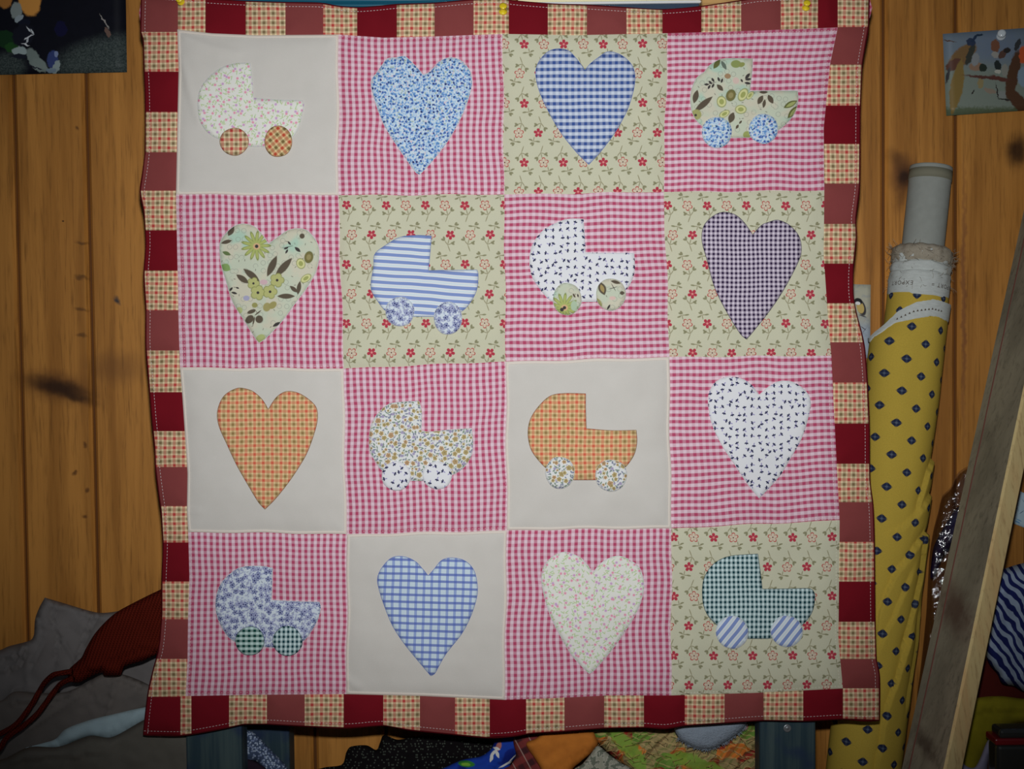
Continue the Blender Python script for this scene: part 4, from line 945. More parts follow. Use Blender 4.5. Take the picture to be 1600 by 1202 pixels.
def mustard():
    g = G('mustard_diamond_cloth'); v = g.warp(g.uv(), .015, 1.2); x, y = g.xy(v); PX, PY = 46.0, 24.6
    r0 = g.m('DIVIDE', y, PY); row = g.m('ROUND', r0); ly = g.mul(g.sub(r0, row), PY)
    xo = g.m('DIVIDE', g.sub(x, g.mul(row, 22.0)), PX); lx = g.mul(g.sub(xo, g.m('ROUND', xo)), PX)
    d = g.add(g.m('ABSOLUTE', lx), g.m('ABSOLUTE', ly))
    n = g.noise(v, .5, 3, .7)
    base = g.mix(T(160, 136, 46, 2.0), T(144, 120, 38, 2.0), n)
    # navy diamond: four little diamonds around a pale centre
    ex = g.sub(g.m('ABSOLUTE', lx), 2.4); ey = g.sub(g.m('ABSOLUTE', ly), 2.4)
    f = g.ss(8.0, 7.3, d); c = g.mix(base, T(28, 34, 58, 1.75), f)
    c = g.mix(c, T(84, 94, 110, 1.75), g.mul(g.ss(2.6, 1.6, d), .8))
    notch_ = g.ss(1.6, .8, g.m('MINIMUM', g.m('ABSOLUTE', lx), g.m('ABSOLUTE', ly)))
    c = g.mix(c, base, g.mul(g.mul(notch_, g.ss(6.0, 6.6, d)), .6))
    c = g.mix(c, T(60, 70, 88, 1.75), g.mul(g.mul(notch_, g.ss(6.2, 5.6, d)), .35))
    return g.fabric(c, var=.06, wscale=.7, bump=.35)
M_must = mustard()
def selv():
    g = G('white_selvage'); n = g.noise(g.map(g.uv(), scl=(1, 3, 1)), .12, 3)
    return g.fabric(g.mix(T(176, 182, 178, 1.7), T(146, 150, 146, 1.7), n), var=.08)
M_selv = selv()
M_fray = plainfab('frayed_edge', T(150, 144, 128, 1.7), T(116, 104, 88, 1.7), var=.14, sc_=.15)
def loft(name, rowsfn, nrow, nth, mat, th0=0.0, th1=2 * math.pi, closed=True, **kw):
    V = []; uv = []; F = []; m_ = nth if closed else nth + 1
    for j in range(nrow + 1):
        for k in range(m_):
            a = th0 + (th1 - th0) * k / nth; py, r_ = rowsfn(j / nrow, a)
            c_ = RA + rax * py2t_l(py); V.append(c_ + e1 * math.cos(a) * r_ + e2 * math.sin(a) * r_); uv.append((-a * 46, py))
    for j in range(nrow):
        for k in range(nth):
            k2 = (k + 1) % m_ if closed else k + 1
            F.append((j * m_ + k, j * m_ + k2, (j + 1) * m_ + k2, (j + 1) * m_ + k))
    o = mk(name, V, F, mat, roll, uv=uv, **kw); return fix_normals(o)
_tb = [(py, py2t(py)) for py in range(250, 1420, 10)]
def py2t_l(py): return float(np.interp(py, [a for a, b in _tb], [b for a, b in _tb]))
PYF = max(p for p, t in _tb if t < t_floor - 1e-4)
nz = lambda a, b, s=0: noise.noise(Vector((a, b, s)))
# inner selvage: crumpled white layers round the tube
prs = [(393, .0285), (391, .033), (394, .0385), (400, .0402), (408, .0396), (413, .0372), (416, .0398), (422, .0408), (426, .0395), (428, .0385), (431, .0405), (440, .0412), (452, .0412), (466, .0408)]
def f_in(t, a):
    i = t * (len(prs) - 1); k = min(int(i), len(prs) - 2); f = i - k
    py = prs[k][0] + (prs[k + 1][0] - prs[k][0]) * f; r_ = prs[k][1] + (prs[k + 1][1] - prs[k][1]) * f
    w_ = 1 if py < 445 else .3
    return py + w_ * 3 * nz(math.cos(a) * 2, math.sin(a) * 2, py * .03), r_ + w_ * .0016 * nz(math.cos(a) * 3, math.sin(a) * 3, py * .09 + 4)
loft('selvage', f_in, 52, 72, M_selv)
prf = [(388, .0290), (387, .034), (392, .0398), (400, .0412), (409, .0404), (413, .0376)]
def f_fr(t, a):
    i = t * (len(prf) - 1); k = min(int(i), len(prf) - 2); f = i - k
    return (prf[k][0] + (prf[k + 1][0] - prf[k][0]) * f + 3 * nz(math.cos(a) * 3, math.sin(a) * 3, 2), prf[k][1] + (prf[k + 1][1] - prf[k][1]) * f + .0018 * nz(math.cos(a) * 5, math.sin(a) * 5, t * 3))
loft('frayed_end', f_fr, 16, 90, M_fray)
# fringe threads
V = []; F = []
for i in range(260):
    a = random.uniform(0, 2 * math.pi); py = random.choice([random.uniform(388, 416), random.uniform(388, 455)]); c_ = RA + rax * py2t_l(py)
    rd = e1 * math.cos(a) + e2 * math.sin(a); p0 = c_ + rd * .0405; tg = (e1 * -math.sin(a) + e2 * math.cos(a)) * random.uniform(-1, 1) + ad * random.uniform(-.7, .7) + rd * random.uniform(.2, 1.1)
    L = random.uniform(.004, .011); pts = [p0, p0 + tg * L * .5 + rd * .001, p0 + tg * L + ad * random.uniform(-.004, .004)]
    v_, f_ = tube(pts, .00022, 3); k = len(V); V += v_; F += [tuple(q + k for q in g_) for g_ in f_]
mk('loose_threads', V, F, M_fray, roll, kind='stuff')
loft('inner_layer', lambda t, a: (464 + (560 - 464) * t, .0408 + .0002 * math.sin(3 * a)), 12, 72, M_must)
def ytop(a):
    d = math.degrees(a) % 360
    return float(np.interp(d, [0, 80, 110, 140, 160, 180, 230, 300, 360], [476, 473, 480, 496, 519, 537, 530, 490, 476]))
CR = [([(1478, 655), (1464, 700), (1448, 745), (1436, 790)], .005, 9), ([(1452, 772), (1436, 800), (1414, 822), (1395, 832)], .004, 8), ([(1446, 832), (1420, 870), (1397, 900), (1372, 960), (1368, 1010)], .006, 9),
      ([(1442, 850), (1437, 900), (1425, 960), (1412, 1010)], .005, 7), ([(1420, 905), (1398, 960), (1375, 1010)], .004, 8), ([(1418, 1000), (1402, 1060), (1385, 1110), (1373, 1180), (1366, 1215)], .006, 9), ([(1432, 960), (1424, 1040), (1416, 1100)], .003, 6)]
def crease(px, py):
    h = 0.0
    for pl, amp, wd in CR:
        best = None
        for i in range(len(pl) - 1):
            x1, y1 = pl[i]; x2, y2 = pl[i + 1]; dx, dy = x2 - x1, y2 - y1; l = math.hypot(dx, dy)
            t = ((px - x1) * dx + (py - y1) * dy) / l / l; tc = min(1, max(0, t)); dd = math.hypot(px - x1 - tc * dx, py - y1 - tc * dy)
            sg = (px - x1) * dy - (py - y1) * dx
            if best is None or dd < best[0]: best = (dd, 1 if sg > 0 else -1, t if i in (0, len(pl) - 2) else .5)
        dd, sg, _ = best
        h += amp * .62 * math.exp(-dd / (wd * 2.4)) if sg > 0 else -amp * .55 * math.exp(-dd / (wd * .9))
    return h
def f_out(t, a):
    y0 = ytop(a); py = y0 + (PYF - y0) * t
    lf = max(0.0, -math.cos(a)) ** 1.6
    bul = float(np.interp(py, [500, 535, 570, 700, 1000, 1200, 1400], [.002, .016, .017, .014, .012, .013, .014]))
    r_ = .0425 + lf * bul + .0016 * nz(math.cos(a) * 1.5, math.sin(a) * 1.5, py * .008)
    c_ = RA + rax * py2t_l(py); p = c_ + e1 * math.cos(a) * r_ + e2 * math.sin(a) * r_
    if math.sin(a) > -.2:
        q = proj(p); r_ += crease(q[0], q[1]) * min(1, (math.sin(a) + .2) / .4)
    return py, r_
loft('outer_layer', f_out, 150, 110, M_must)
def f_sel(t, a):
    d = math.degrees(a) % 360; y0 = ytop(a); wd = float(np.interp(d, [0, 110, 140, 165, 185, 360], [26, 25, 17, 10, 5, 26]))
    lf = max(0.0, -math.cos(a)) ** 1.6; py = y0 - 3 * abs(nz(d * .15, 3)) + wd * t
    bul = float(np.interp(py, [500, 535, 570], [.002, .016, .017]))
    return py, .0437 + lf * bul + (.0012 * (1 - t)) + (.0 if t < .99 else -.0012)
loft('selvage_strip', f_sel, 10, 96, M_selv)
# woven lettering on the selvage (upside down, as it hangs)
def lettering(txt, a_start, py_base, size, mat, rad, dirn=1):
    cu = bpy.data.curves.new('lettering', 'FONT'); cu.body = txt; cu.size = 1.0; cu.space_character = 1.25
    ob = bpy.data.objects.new('lettering', cu); COL.objects.link(ob); dg = bpy.context.evaluated_depsgraph_get(); dg.update()
    me = bpy.data.meshes.new_from_object(ob.evaluated_get(dg)); V = []
    for v in me.vertices:
        x, y = v.co.x * size, v.co.y * size
        a = a_start + x * mpp(.13) / rad              # rotated by 180 degrees: runs to the viewer's left
        py = py_base + y
        c_ = RA + rax * py2t_l(py); V.append(c_ + (e1 * math.cos(a) + e2 * math.sin(a)) * (rad + .0006))
    F = [tuple(p.vertices) for p in me.polygons]
    bpy.data.objects.remove(ob); bpy.data.curves.remove(cu); bpy.data.meshes.remove(me)
    return mk('selvage_lettering', V, F, mat, roll, smooth=False)
M_ink = G('woven_ink').plain(T(74, 62, 54, 1.6), .9, .1)
lettering('EXPORT', math.radians(118), 446.5, 9.0, M_ink, .0413)
lettering('EXPORT =', math.radians(26), 446.5, 9.0, M_ink, .0413)
V = []; F = []
for i in range(13):     # row of small woven marks
    a = math.radians(62 + i * 6.2); py = ytop(a) + 14 - .15 * i; c_ = RA + rax * py2t_l(py); rd = e1 * math.cos(a) + e2 * math.sin(a); tg = -e1 * math.sin(a) + e2 * math.cos(a); p = c_ + rd * (.0449 + max(0, -math.cos(a)) ** 1.6 * .006)
    k = len(V); V += [p + tg * .0015 + ad * .0015, p - tg * .0015 + ad * .001, p + ad * -.0016, p + rd * .0003]; F += [(k, k + 1, k + 3), (k + 1, k + 2, k + 3), (k + 2, k, k + 3)]
mk('selvage_marks', V, F, M_ink, roll, smooth=False, kind='stuff')

# ------------------------------------------------------------------ leaning plank
pa, pb = P(1476, 1202, -.10), P(1597, 625, .03)
dv = (pb - pa).normalized()
t0 = -(pa.z - .012) / dv.z; t1 = (WALL_Y - .092 - pa.y) / dv.y
lo_, hi_ = pa + dv * t0, pa + dv * t1
fv = Vector((-math.cos(math.radians(76)), math.sin(math.radians(76)), 0)); fv = (fv - dv * fv.dot(dv)).normalized()     # across the wide face
ev = dv.cross(fv).normalized()
if ev.x < 0: ev = -ev
Wd, Tk = .081, .0255
plk = empty('leaning_plank', lo_, 'weathered grey wooden plank with a pale sawn edge leaning against the wall', 'plank')
def prism(name, quad, mat, bev=0):
    V = [p + q for p in (lo_, hi_) for q in quad]
    return mk(name, V, [(0, 1, 2, 3), (7, 6, 5, 4), (0, 4, 5, 1), (1, 5, 6, 2), (2, 6, 7, 3), (3, 7, 4, 0)], mat, plk, smooth=False)
z3 = Vector((0, 0, 0)); ep = ev * .0008
b_ = .0025
quad = [fv * b_, ev * b_, ev * (Tk - b_), ev * Tk + fv * b_, ev * Tk + fv * (Wd - b_), fv * Wd + ev * (Tk - b_), fv * Wd + ev * b_, fv * (Wd - b_)]
V = []; ns = 30
for j in range(ns + 1):
    for q in quad: V.append(lo_.lerp(hi_, j / ns) + q)
k = len(quad); F = [(j * k + i, j * k + (i + 1) % k, (j + 1) * k + (i + 1) % k, (j + 1) * k + i) for j in range(ns) for i in range(k)]
mi = [1 if i in (0, 1, 2) else 0 for j in range(ns) for i in range(k)] + [1, 1]
F += [tuple(range(k - 1, -1, -1)), tuple(ns * k + i for i in range(k))]
o = mk('board', V, F, M_plank, plk, smooth=False, mats=[M_plank, M_plank_edge], mi=mi); fix_normals(o)
V, F = tube([lo_.lerp(hi_, j / 40) + fv * (Wd * .79 + .0012 * nz(j * .4, 1)) for j in range(41)], .0011, 5)
mk('resin_seam', V, F, G('resin_seam').plain(T(84, 48, 40, 2.6), .7, .2), plk)

# ------------------------------------------------------------------ heaped cloth
def cloth(name, poly, Y, bulge, mat, label, cat, creases=(), wr=.003, seed=1, edge=26.0, step=4.5, thick=.03, parent=None, group=None, tilt=(0.0, 0.0), smooth_poly=True, fine=.0006, sharp=(), rg=None):
    """a soft folded piece of cloth: outline in px at depth Y, swelling towards the viewer, closed at the back; stands on or above the floor"""
    pl = catmull(poly, step * .6, True, sharp=sharp) if smooth_poly else poly
    v, f, bi = fill(pl, step); d = seg_dist(v[:, 0], v[:, 1], poly_segs(pl)); u_ = np.clip(d / edge, 0, 1)
    dome = np.sqrt(np.clip(1 - (1 - u_) ** 2, 0, 1))
    A_ = waves(6, 50, 190, seed); B_ = waves(7, 14, 40, seed + 50)
    cx, cy = v[:, 0].mean(), v[:, 1].mean()
    h = bulge * dome + u_ * (wr * A_(v[:, 0], v[:, 1]) + fine * B_(v[:, 0], v[:, 1]))
    h = h + u_ * (bulge * .8 if rg is None else rg) * ridges(5, 35, 110, seed)(v[:, 0], v[:, 1])
    for cpl, amp, wd in creases:
        sg = poly_segs(cpl, False); dd = seg_dist(v[:, 0], v[:, 1], sg); side = np.zeros(len(v)); bd = np.full(len(v), 1e9)
        for (x1, y1, x2, y2) in sg:
            q = seg_dist(v[:, 0], v[:, 1], [(x1, y1, x2, y2)]); s_ = np.sign((v[:, 0] - x1) * (y2 - y1) - (v[:, 1] - y1) * (x2 - x1)); k_ = q < bd; side[k_] = s_[k_]; bd[k_] = q[k_]
        h = h + u_ * np.where(side > 0, amp * np.exp(-dd / (wd * 1.6)), -amp * .8 * np.exp(-dd / (wd * .4)))
    Yf = Y - h + tilt[0] * (v[:, 0] - cx) + tilt[1] * (v[:, 1] - cy)
    Yb = Y + np.minimum(thick, .2) * np.minimum(1, u_ * 1.6) + tilt[0] * (v[:, 0] - cx) + tilt[1] * (v[:, 1] - cy)
    Yf = np.minimum(Yf, WALL_Y - .004); Yb = np.minimum(Yb, WALL_Y - .002)
    A1 = Pn(v[:, 0], v[:, 1], Yf); B1 = Pn(v[:, 0], v[:, 1], Yb)
    A1[:, 2] = np.maximum(A1[:, 2], .003); B1[:, 2] = np.maximum(B1[:, 2], .002)
    nv = len(v); k = len(bi)
    F = list(f) + [tuple(nv + i for i in reversed(t)) for t in f] + [(bi[i], bi[(i + 1) % k], nv + bi[(i + 1) % k], nv + bi[i]) for i in range(k)]
    o = mk(name, np.vstack([A1, B1]), F, mat, parent, uv=np.vstack([v, v])); fix_normals(o)
    if parent is None: prop(o, label, cat, group)
    return o
def cottonish(name, c, c2, var=.06, sc_=.03): return plainfab(name, c, c2, var=var, sc_=sc_)
K3 = 4.4
M_gr1 = cottonish('grey_twill', T(80, 77, 76, 3.1), T(70, 67, 66, 3.1)); M_gr2 = cottonish('taupe_twill', T(72, 67, 63, 3.4), T(60, 57, 55, 3.4)); M_gr3 = cottonish('olive_grey_canvas', T(64, 62, 57, 3.6), T(50, 48, 42, 3.6), sc_=.015)
M_lb = cottonish('pale_blue_cotton', T(104, 120, 124, 3.3), T(92, 108, 114, 3.3))
def knit():
    g = G('rust_knit'); x, y = g.xy(); v = g.uv()
    s_ = g.m('SINE', g.mul(g.add(x, g.mul(y, .35)), 2 * math.pi / 5.2)); s2 = g.m('SINE', g.mul(g.add(y, g.mul(s_, .8)), 2 * math.pi / 3.4))
    h = g.add(g.mul(s_, .5), g.mul(s2, .4)); n = g.noise(v, .4, 3)
    c = g.mix(T(80, 18, 9, 2.1), T(50, 8, 4, 2.1), g.ss(-.7, .5, g.mul(h, -1.0))); c = g.mix(c, T(94, 30, 16, 2.1), g.mul(n, .4))
    return g.plain(c, .95, .05, h, .7, .0015)
M_knit = knit()
cloth('grey_trousers', [(-60, 1030), (0, 1016), (14, 1010), (47, 1001), (53, 992), (55, 967), (62, 948), (70, 934), (94, 941), (150, 957), (180, 956), (262, 940), (284, 1000), (284, 1120), (160, 1110), (60, 1120), (20, 1150), (-70, 1200)], 0.168, 0.016, M_gr1,
      'crumpled grey twill trousers slumped against the pine wall under the rust knit', 'trousers',
      [([(150, 962), (135, 985), (124, 1028), (118, 1045)], .016, 6), ([(88, 942), (82, 965), (92, 992), (88, 1030)], .010, 8), ([(-10, 1052), (18, 1048), (34, 1036), (38, 1012)], .016, 6), ([(5, 1030), (22, 1026), (38, 1022)], .012, 4), ([(15, 1095), (25, 1078), (60, 1084), (105, 1082)], .012, 5), ([(100, 1005), (108, 1025), (118, 1048)], .012, 6), ([(62, 955), (70, 985), (64, 1010), (50, 1040)], .008, 7), ([(120, 950), (128, 962), (150, 966)], .006, 5)], wr=0.004, seed=3, edge=7, thick=0.05, sharp=(6, 7), rg=0.012, fine=.0002)
cloth('taupe_trousers', [(-60, 1110), (0, 1096), (23, 1081), (60, 1083), (101, 1082), (130, 1070), (160, 1054), (190, 1054), (215, 1062), (250, 1078), (284, 1085), (284, 1130), (236, 1108), (170, 1132), (130, 1146), (100, 1156), (50, 1178), (0, 1198), (-60, 1215)], 0.108, 0.008, M_gr2,
      'taupe trousers folded over in the heap, their seam above a pale blue strip', 'trousers',
      [([(175, 1058), (170, 1090), (163, 1118)], .005, 3), ([(178, 1058), (174, 1090), (168, 1118)], .004, 2.5), ([(118, 1088), (100, 1098), (70, 1120), (45, 1135)], .008, 4), ([(185, 1060), (215, 1072), (245, 1080)], .008, 4), ([(20, 1100), (60, 1096), (110, 1088), (140, 1072)], .006, 4), ([(150, 1062), (140, 1080), (150, 1095)], .004, 4)], wr=0.002, seed=9, edge=8, thick=0.006, rg=0.01)
cloth('pale_blue_cloth', [(40, 1169), (85, 1156), (102, 1140), (135, 1127), (170, 1118), (240, 1104), (262, 1118), (228, 1126), (205, 1140), (172, 1154), (140, 1151), (118, 1158), (92, 1169), (60, 1171)], 0.064, 0.005, M_lb,
      'strip of pale blue cotton showing between taupe and olive grey cloth', 'cloth', [([(60, 1166), (110, 1158), (150, 1150)], .003, 5), ([(85, 1156), (150, 1148), (200, 1132)], .002, 4)], wr=0.001, seed=4, edge=9, step=5, thick=0.004, rg=0.005)
cloth('olive_canvas', [(-60, 1196), (0, 1188), (45, 1168), (92, 1167), (140, 1150), (175, 1152), (228, 1124), (262, 1116), (289, 1116), (288, 1330), (-60, 1330)], 0.045, 0.014, M_gr3,
      'olive grey canvas lying lowest in the heap beside the teal stand post', 'cloth', [([(0, 1195), (70, 1186), (150, 1180)], .003, 9)], wr=0.003, seed=14, edge=12, thick=0.003, rg=0.012)
kn_ = empty('knitted_garment', P(180, 1066, .06), 'dark rust knitted garment with two long cords lying over grey trousers', 'garment')
cloth('knit_body', [(284, 908), (254, 920), (211, 941), (178, 960), (150, 988), (134, 1014), (127, 1028), (108, 1046), (106, 1058), (111, 1066), (124, 1067), (141, 1058), (160, 1051), (163, 1056), (188, 1055), (195, 1042), (223, 1033), (246, 1023), (284, 1016)], 0.062, 0.013, M_knit, None, None,
      [([(118, 1052), (140, 1042), (160, 1046)], .006, 5), ([(150, 1046), (175, 1030), (215, 1015), (245, 1012)], .007, 7)], wr=0.002, seed=21, edge=11, step=4.5, thick=0.006, parent=kn_, rg=0.004)
for pts in ([(112, 1050), (96, 1052), (82, 1056), (68, 1070), (54, 1094), (40, 1115), (23, 1134), (0, 1147), (-40, 1162)], [(114, 1061), (104, 1064), (94, 1070), (80, 1087), (59, 1115), (35, 1136), (12, 1152), (0, 1169), (-30, 1200)]):
    sp = catmull(pts, 4.0, False); yy = np.interp([p[1] for p in sp], [1050, 1075, 1110, 1140, 1170, 1200], [.036, .058, .050, .036, .010, -.005])
    V, F = tube([P(p[0], p[1], y) for p, y in zip(sp, yy)], .0036, 8)
    V = [v + Vector((0, -.0009 * math.sin(i * .9), 0)) for i, v in enumerate(V)]
    mk('cord', V, F, M_knit, kn_, uv=[(i % 8 * 3.0, i // 8 * 3.0) for i in range(len(V))])

def speck(name, base, dots, size, rad, k=K3, dens=.4):
    g = G(name); c = g.mix(T(*base, k), T(*[int(x * .8) for x in base], k), g.noise(g.uv(), .05, 3))
    o = g.vor(g.warp(g.uv(), .3, 1), 1 / size, 1.0); cr = g.n.new('ShaderNodeSeparateColor'); g.L.new(o['Color'], cr.inputs[0])
    dc = T(*dots[0], k)
    for i, dcol in enumerate(dots[1:]): dc = g.mix(dc, T(*dcol, k), g.ss(.5, .55, cr.outputs[i % 3]))
    c = g.mix(c, dc, g.mul(g.ss(rad / size, rad / size * .5, o['Distance']), g.ss(1 - dens, 1 - dens + .05, cr.outputs[1])))
    return g.fabric(c, var=.06)
M_dkfl = speck('black_sprinkle_print', (16, 12, 14), [(84, 80, 74), (70, 48, 40), (60, 66, 58)], 4.2, 1.5, k=1.7, dens=.45)
M_bspk = speck('blue_sprinkle_print', (44, 56, 78), [(110, 122, 138), (84, 96, 120)], 3.4, 1.9, k=3.0, dens=.75)
M_dpur = cottonish('plum_cloth', T(22, 14, 22, K3), T(16, 10, 18, K3))
cloth('blue_print_cloth', [(372, 1140), (392, 1143), (402, 1150), (425, 1174), (452, 1206), (470, 1290), (420, 1300), (405, 1195), (396, 1188), (374, 1184)], 0.092, 0.008, M_bspk, 'blue speckled cloth hanging between front and rear teal posts', 'cloth', wr=.003, seed=31, edge=9, step=4.5, thick=0.006)
cloth('plum_cloth', [(368, 1186), (385, 1186), (402, 1192), (418, 1206), (430, 1300), (420, 1330), (366, 1330)], 0.068, 0.005, M_dpur, 'dark plum cloth tucked behind the front teal post', 'cloth', wr=0.001, seed=32, edge=9, step=4.5, thick=0.004)
cloth('black_print_cloth', [(480, 1212), (505, 1200), (534, 1195), (541, 1176), (548, 1167), (573, 1165), (588, 1172), (594, 1160), (600, 1149), (622, 1156), (660, 1150), (720, 1150), (775, 1156), (788, 1170), (788, 1330), (480, 1330)], 0.155, 0.012, M_dkfl, 'black cloth sprinkled with tiny pale flowers heaped below the quilt', 'cloth',
      [([(560, 1170), (600, 1185), (680, 1180), (740, 1190)], .005, 8)], wr=.006, seed=33, edge=14, step=4.5, thick=0.03, rg=0.014)
def blueprint():
    g = G('royal_blue_print'); v = g.warp(g.uv(), .1, 1.5); t = lambda r, gg, b: T(r, gg, b, 2.7)
    c = g.mix(t(12, 34, 112), t(16, 48, 128), g.noise(g.uv(), .06, 3)); c = g.mix(c, t(10, 22, 86), g.ss(.5, .6, g.noise(g.uv(), .03, 2)))
    w_ = t(150, 150, 146)
    c = g.paint(c, v, [('leaf', 779, 1167, 10, 4, -70, t(120, 70, 64)), ('leaf', 771, 1177, 8, 2.5, -45, w_), ('leaf', 777, 1178, 8, 2.4, 70, w_), ('leaf', 768, 1184, 8, 2.4, -75, w_), ('leaf', 776, 1170, 6, 2.5, 20, w_), ('ell', 729, 1194, 13, 5, 5, t(30, 90, 30)), ('ell', 728, 1195, 7, 2.4, 5, t(80, 120, 30)), ('line', 780, 1200, 800, 1190, 3, w_), ('line', 790, 1196, 806, 1180, 2, w_)])
    return g.fabric(c, var=.05)
cloth('royal_blue_cloth', [(660, 1212), (690, 1202), (722, 1188), (752, 1182), (768, 1170), (776, 1156), (812, 1153), (812, 1172), (806, 1184), (797, 1196), (800, 1330), (640, 1330)], 0.104, 0.008, blueprint(), 'royal blue cloth printed with a white star flower and green leaf', 'cloth', [([(700, 1200), (760, 1190), (800, 1180)], .003, 6)], wr=0.002, seed=34, edge=11, step=4.5, thick=0.006)
def darkplaid():
    g = G('maroon_plaid'); x, y = g.xy(g.map(g.uv(), rot=(0, 0, .5))); t = lambda r, gg, b: T(r, gg, b, K3)
    c = g.mix(t(52, 18, 18), t(34, 14, 16), sqw(g, x, 17)); c = g.mix(c, t(76, 26, 24), g.mul(sqw(g, y, 21), .6)); c = g.mix(c, t(96, 84, 76), g.mul(g.ss(.95, .99, g.m('SINE', g.mul(x, .3))), .6))
    return g.fabric(c, var=.06)
cloth('maroon_plaid_cloth', [(804, 1152), (842, 1149), (846, 1170), (856, 1210), (870, 1330), (770, 1330), (786, 1204), (798, 1196), (806, 1180)], 0.076, 0.006, darkplaid(), 'maroon plaid cloth squeezed between royal blue and orange cloths', 'cloth', [([(808, 1180), (830, 1172)], .004, 5)], wr=0.001, seed=35, edge=10, step=4.5, thick=0.003, rg=0.003)
M_or = cottonish('orange_cotton', T(152, 88, 26, 2.5), T(118, 64, 18, 2.5), sc_=.05)
cloth('orange_cloth', [(822, 1163), (836, 1155), (850, 1147), (890, 1144), (926, 1144), (931, 1152), (934, 1163), (922, 1178), (908, 1190), (893, 1206), (880, 1330), (860, 1330), (846, 1206), (836, 1186)], 0.056, 0.008, M_or, 'plain orange cotton cloth poking out from the scrap heap', 'cloth', [([(860, 1200), (890, 1185), (928, 1165)], .003, 6)], wr=0.002, seed=36, edge=8, step=4.5, thick=0.003)
def lace():
    g = G('grey_floral_lawn'); t = lambda r, gg, b: T(r, gg, b, 3.2); n = g.noise(g.uv(), .09, 4, .6)
    c = g.mix(t(96, 96, 84), t(66, 70, 60), g.ss(.47, .53, n)); c = g.mix(c, t(110, 108, 98), g.ss(.03, .01, g.m('ABSOLUTE', g.sub(n, .5))))
    return g.fabric(c, var=.06)
cloth('grey_floral_cloth', [(934, 1166), (950, 1178), (966, 1190), (990, 1208), (1000, 1330), (880, 1330), (895, 1206), (910, 1194), (922, 1180)], 0.034, 0.005, lace(), 'pale grey floral cloth beside the orange cotton', 'cloth', wr=0.002, seed=37, edge=10, step=4.5, thick=0.003)
def madras():
    g = G('madras_patchwork'); t = lambda r, gg, b: T(r, gg, b, 2.9); v = g.warp(g.warp(g.uv(), .03, 14), .12, 3)
    q = g.map(v, rot=(0, 0, math.radians(-28)), scl=(1, 1.9, 1))
    o = g.vor(q, 1 / 34.0, .9); cr = g.n.new('ShaderNodeSeparateColor'); g.L.new(o['Color'], cr.inputs[0])
    c = g.mix(t(112, 98, 62), t(72, 100, 34), g.ss(.30, .32, cr.outputs[0])); c = g.mix(c, t(108, 30, 22), g.ss(.56, .58, cr.outputs[0])); c = g.mix(c, t(150, 80, 26), g.ss(.8, .82, cr.outputs[0]))
    x, y = g.xy(q)
    c = g.mix(c, t(58, 78, 30), g.mul(g.ss(.3, .6, g.m('SINE', g.mul(x, .55))), .45)); c = g.mix(c, t(140, 118, 74), g.mul(g.ss(.75, .9, g.m('SINE', g.mul(y, .42))), .5))
    c = g.mix(c, t(60, 24, 18), g.mul(g.ss(.8, .9, g.m('SINE', g.mul(x, .23))), .5))
    c = g.mix(c, t(84, 112, 36), g.mul(g.leaf(v, 985, 1176, 60, 12, 52, .2), .9)); c = g.mix(c, t(84, 110, 34), g.mul(g.leaf(v, 1085, 1192, 52, 12, 14, .2), .9))
    return g.fabric(c, var=.1)
scr = cloth('patchwork_scrap_cloth', [(922, 1140), (960, 1138), (1040, 1140), (1100, 1140), (1180, 1132), (1198, 1160), (1198, 1330), (980, 1330), (984, 1206), (960, 1184), (938, 1164)], 0.1, 0.012, madras(), 'frayed scrap cloth in green, red and orange patches beneath the quilt', 'cloth',
      [([(940, 1150), (990, 1180), (1040, 1200)], .006, 7), ([(1190, 1150), (1110, 1172), (1060, 1166)], .005, 7), ([(1180, 1185), (1120, 1180), (1060, 1190)], .005, 7)], wr=0.003, seed=38, edge=14, step=4.5, thick=0.008, rg=0.012)
V = []; F = []; c0 = ORG[scr]
for i in range(110):
    px, py = random.uniform(930, 1185), random.uniform(1150, 1210); p = P(px, py, .069); a = random.uniform(0, 6.28); L = random.uniform(.006, .02)
    dr = Vector((math.cos(a), 0, math.sin(a) * .6)); pts = [p, p + dr * L * .4 + Vector((0, -.005, .002)), p + dr * L + Vector((0, -.003, 0))]
    v_, f_ = tube(pts, .0003, 3); k = len(V); V += v_; F += [tuple(q + k for q in g_) for g_ in f_]
mk('frayed_threads', V, F, thread('tan_threads', T(140, 110, 70, 2.8)), scr, kind='stuff')
gbt = G('white_wadding'); nb_ = gbt.noise(gbt.uv(), .3, 4, .7)
M_bat = gbt.plain(gbt.mix(T(114, 124, 134, 2.6), T(88, 98, 110, 2.6), nb_), 1.0, .05, nb_, .8, .003)
bat = cloth('wadding_piece', [(1054, 1134), (1080, 1131), (1120, 1127), (1166, 1120), (1165, 1134), (1154, 1146), (1135, 1159), (1120, 1167), (1105, 1171), (1088, 1169), (1074, 1163), (1061, 1154)], 0.05, 0.012, M_bat, 'fluffy pale grey wadding tuck sticking out under the quilt hem', 'wadding', wr=.002, seed=40, edge=16, step=4, thick=0.005, fine=.0012, rg=0.001)
V = []; F = []
bp = catmull([(1061, 1154), (1074, 1163), (1088, 1169), (1105, 1171), (1120, 1167), (1135, 1159), (1154, 1146), (1165, 1134)], 1.0, False)
for i in range(420):
    q = random.choice(bp); p = P(q[0] + random.uniform(-2, 2), q[1] - random.uniform(0, 5), .052); a = random.uniform(math.pi, 2 * math.pi); L = random.uniform(.002, .006)
    v_, f_ = tube([p, p + Vector((math.cos(a), -.3, math.sin(a))) * L], .00025, 3); k = len(V); V += v_; F += [tuple(z + k for z in g_) for g_ in f_]
mk('fibres', V, F, M_bat, bat, kind='stuff')

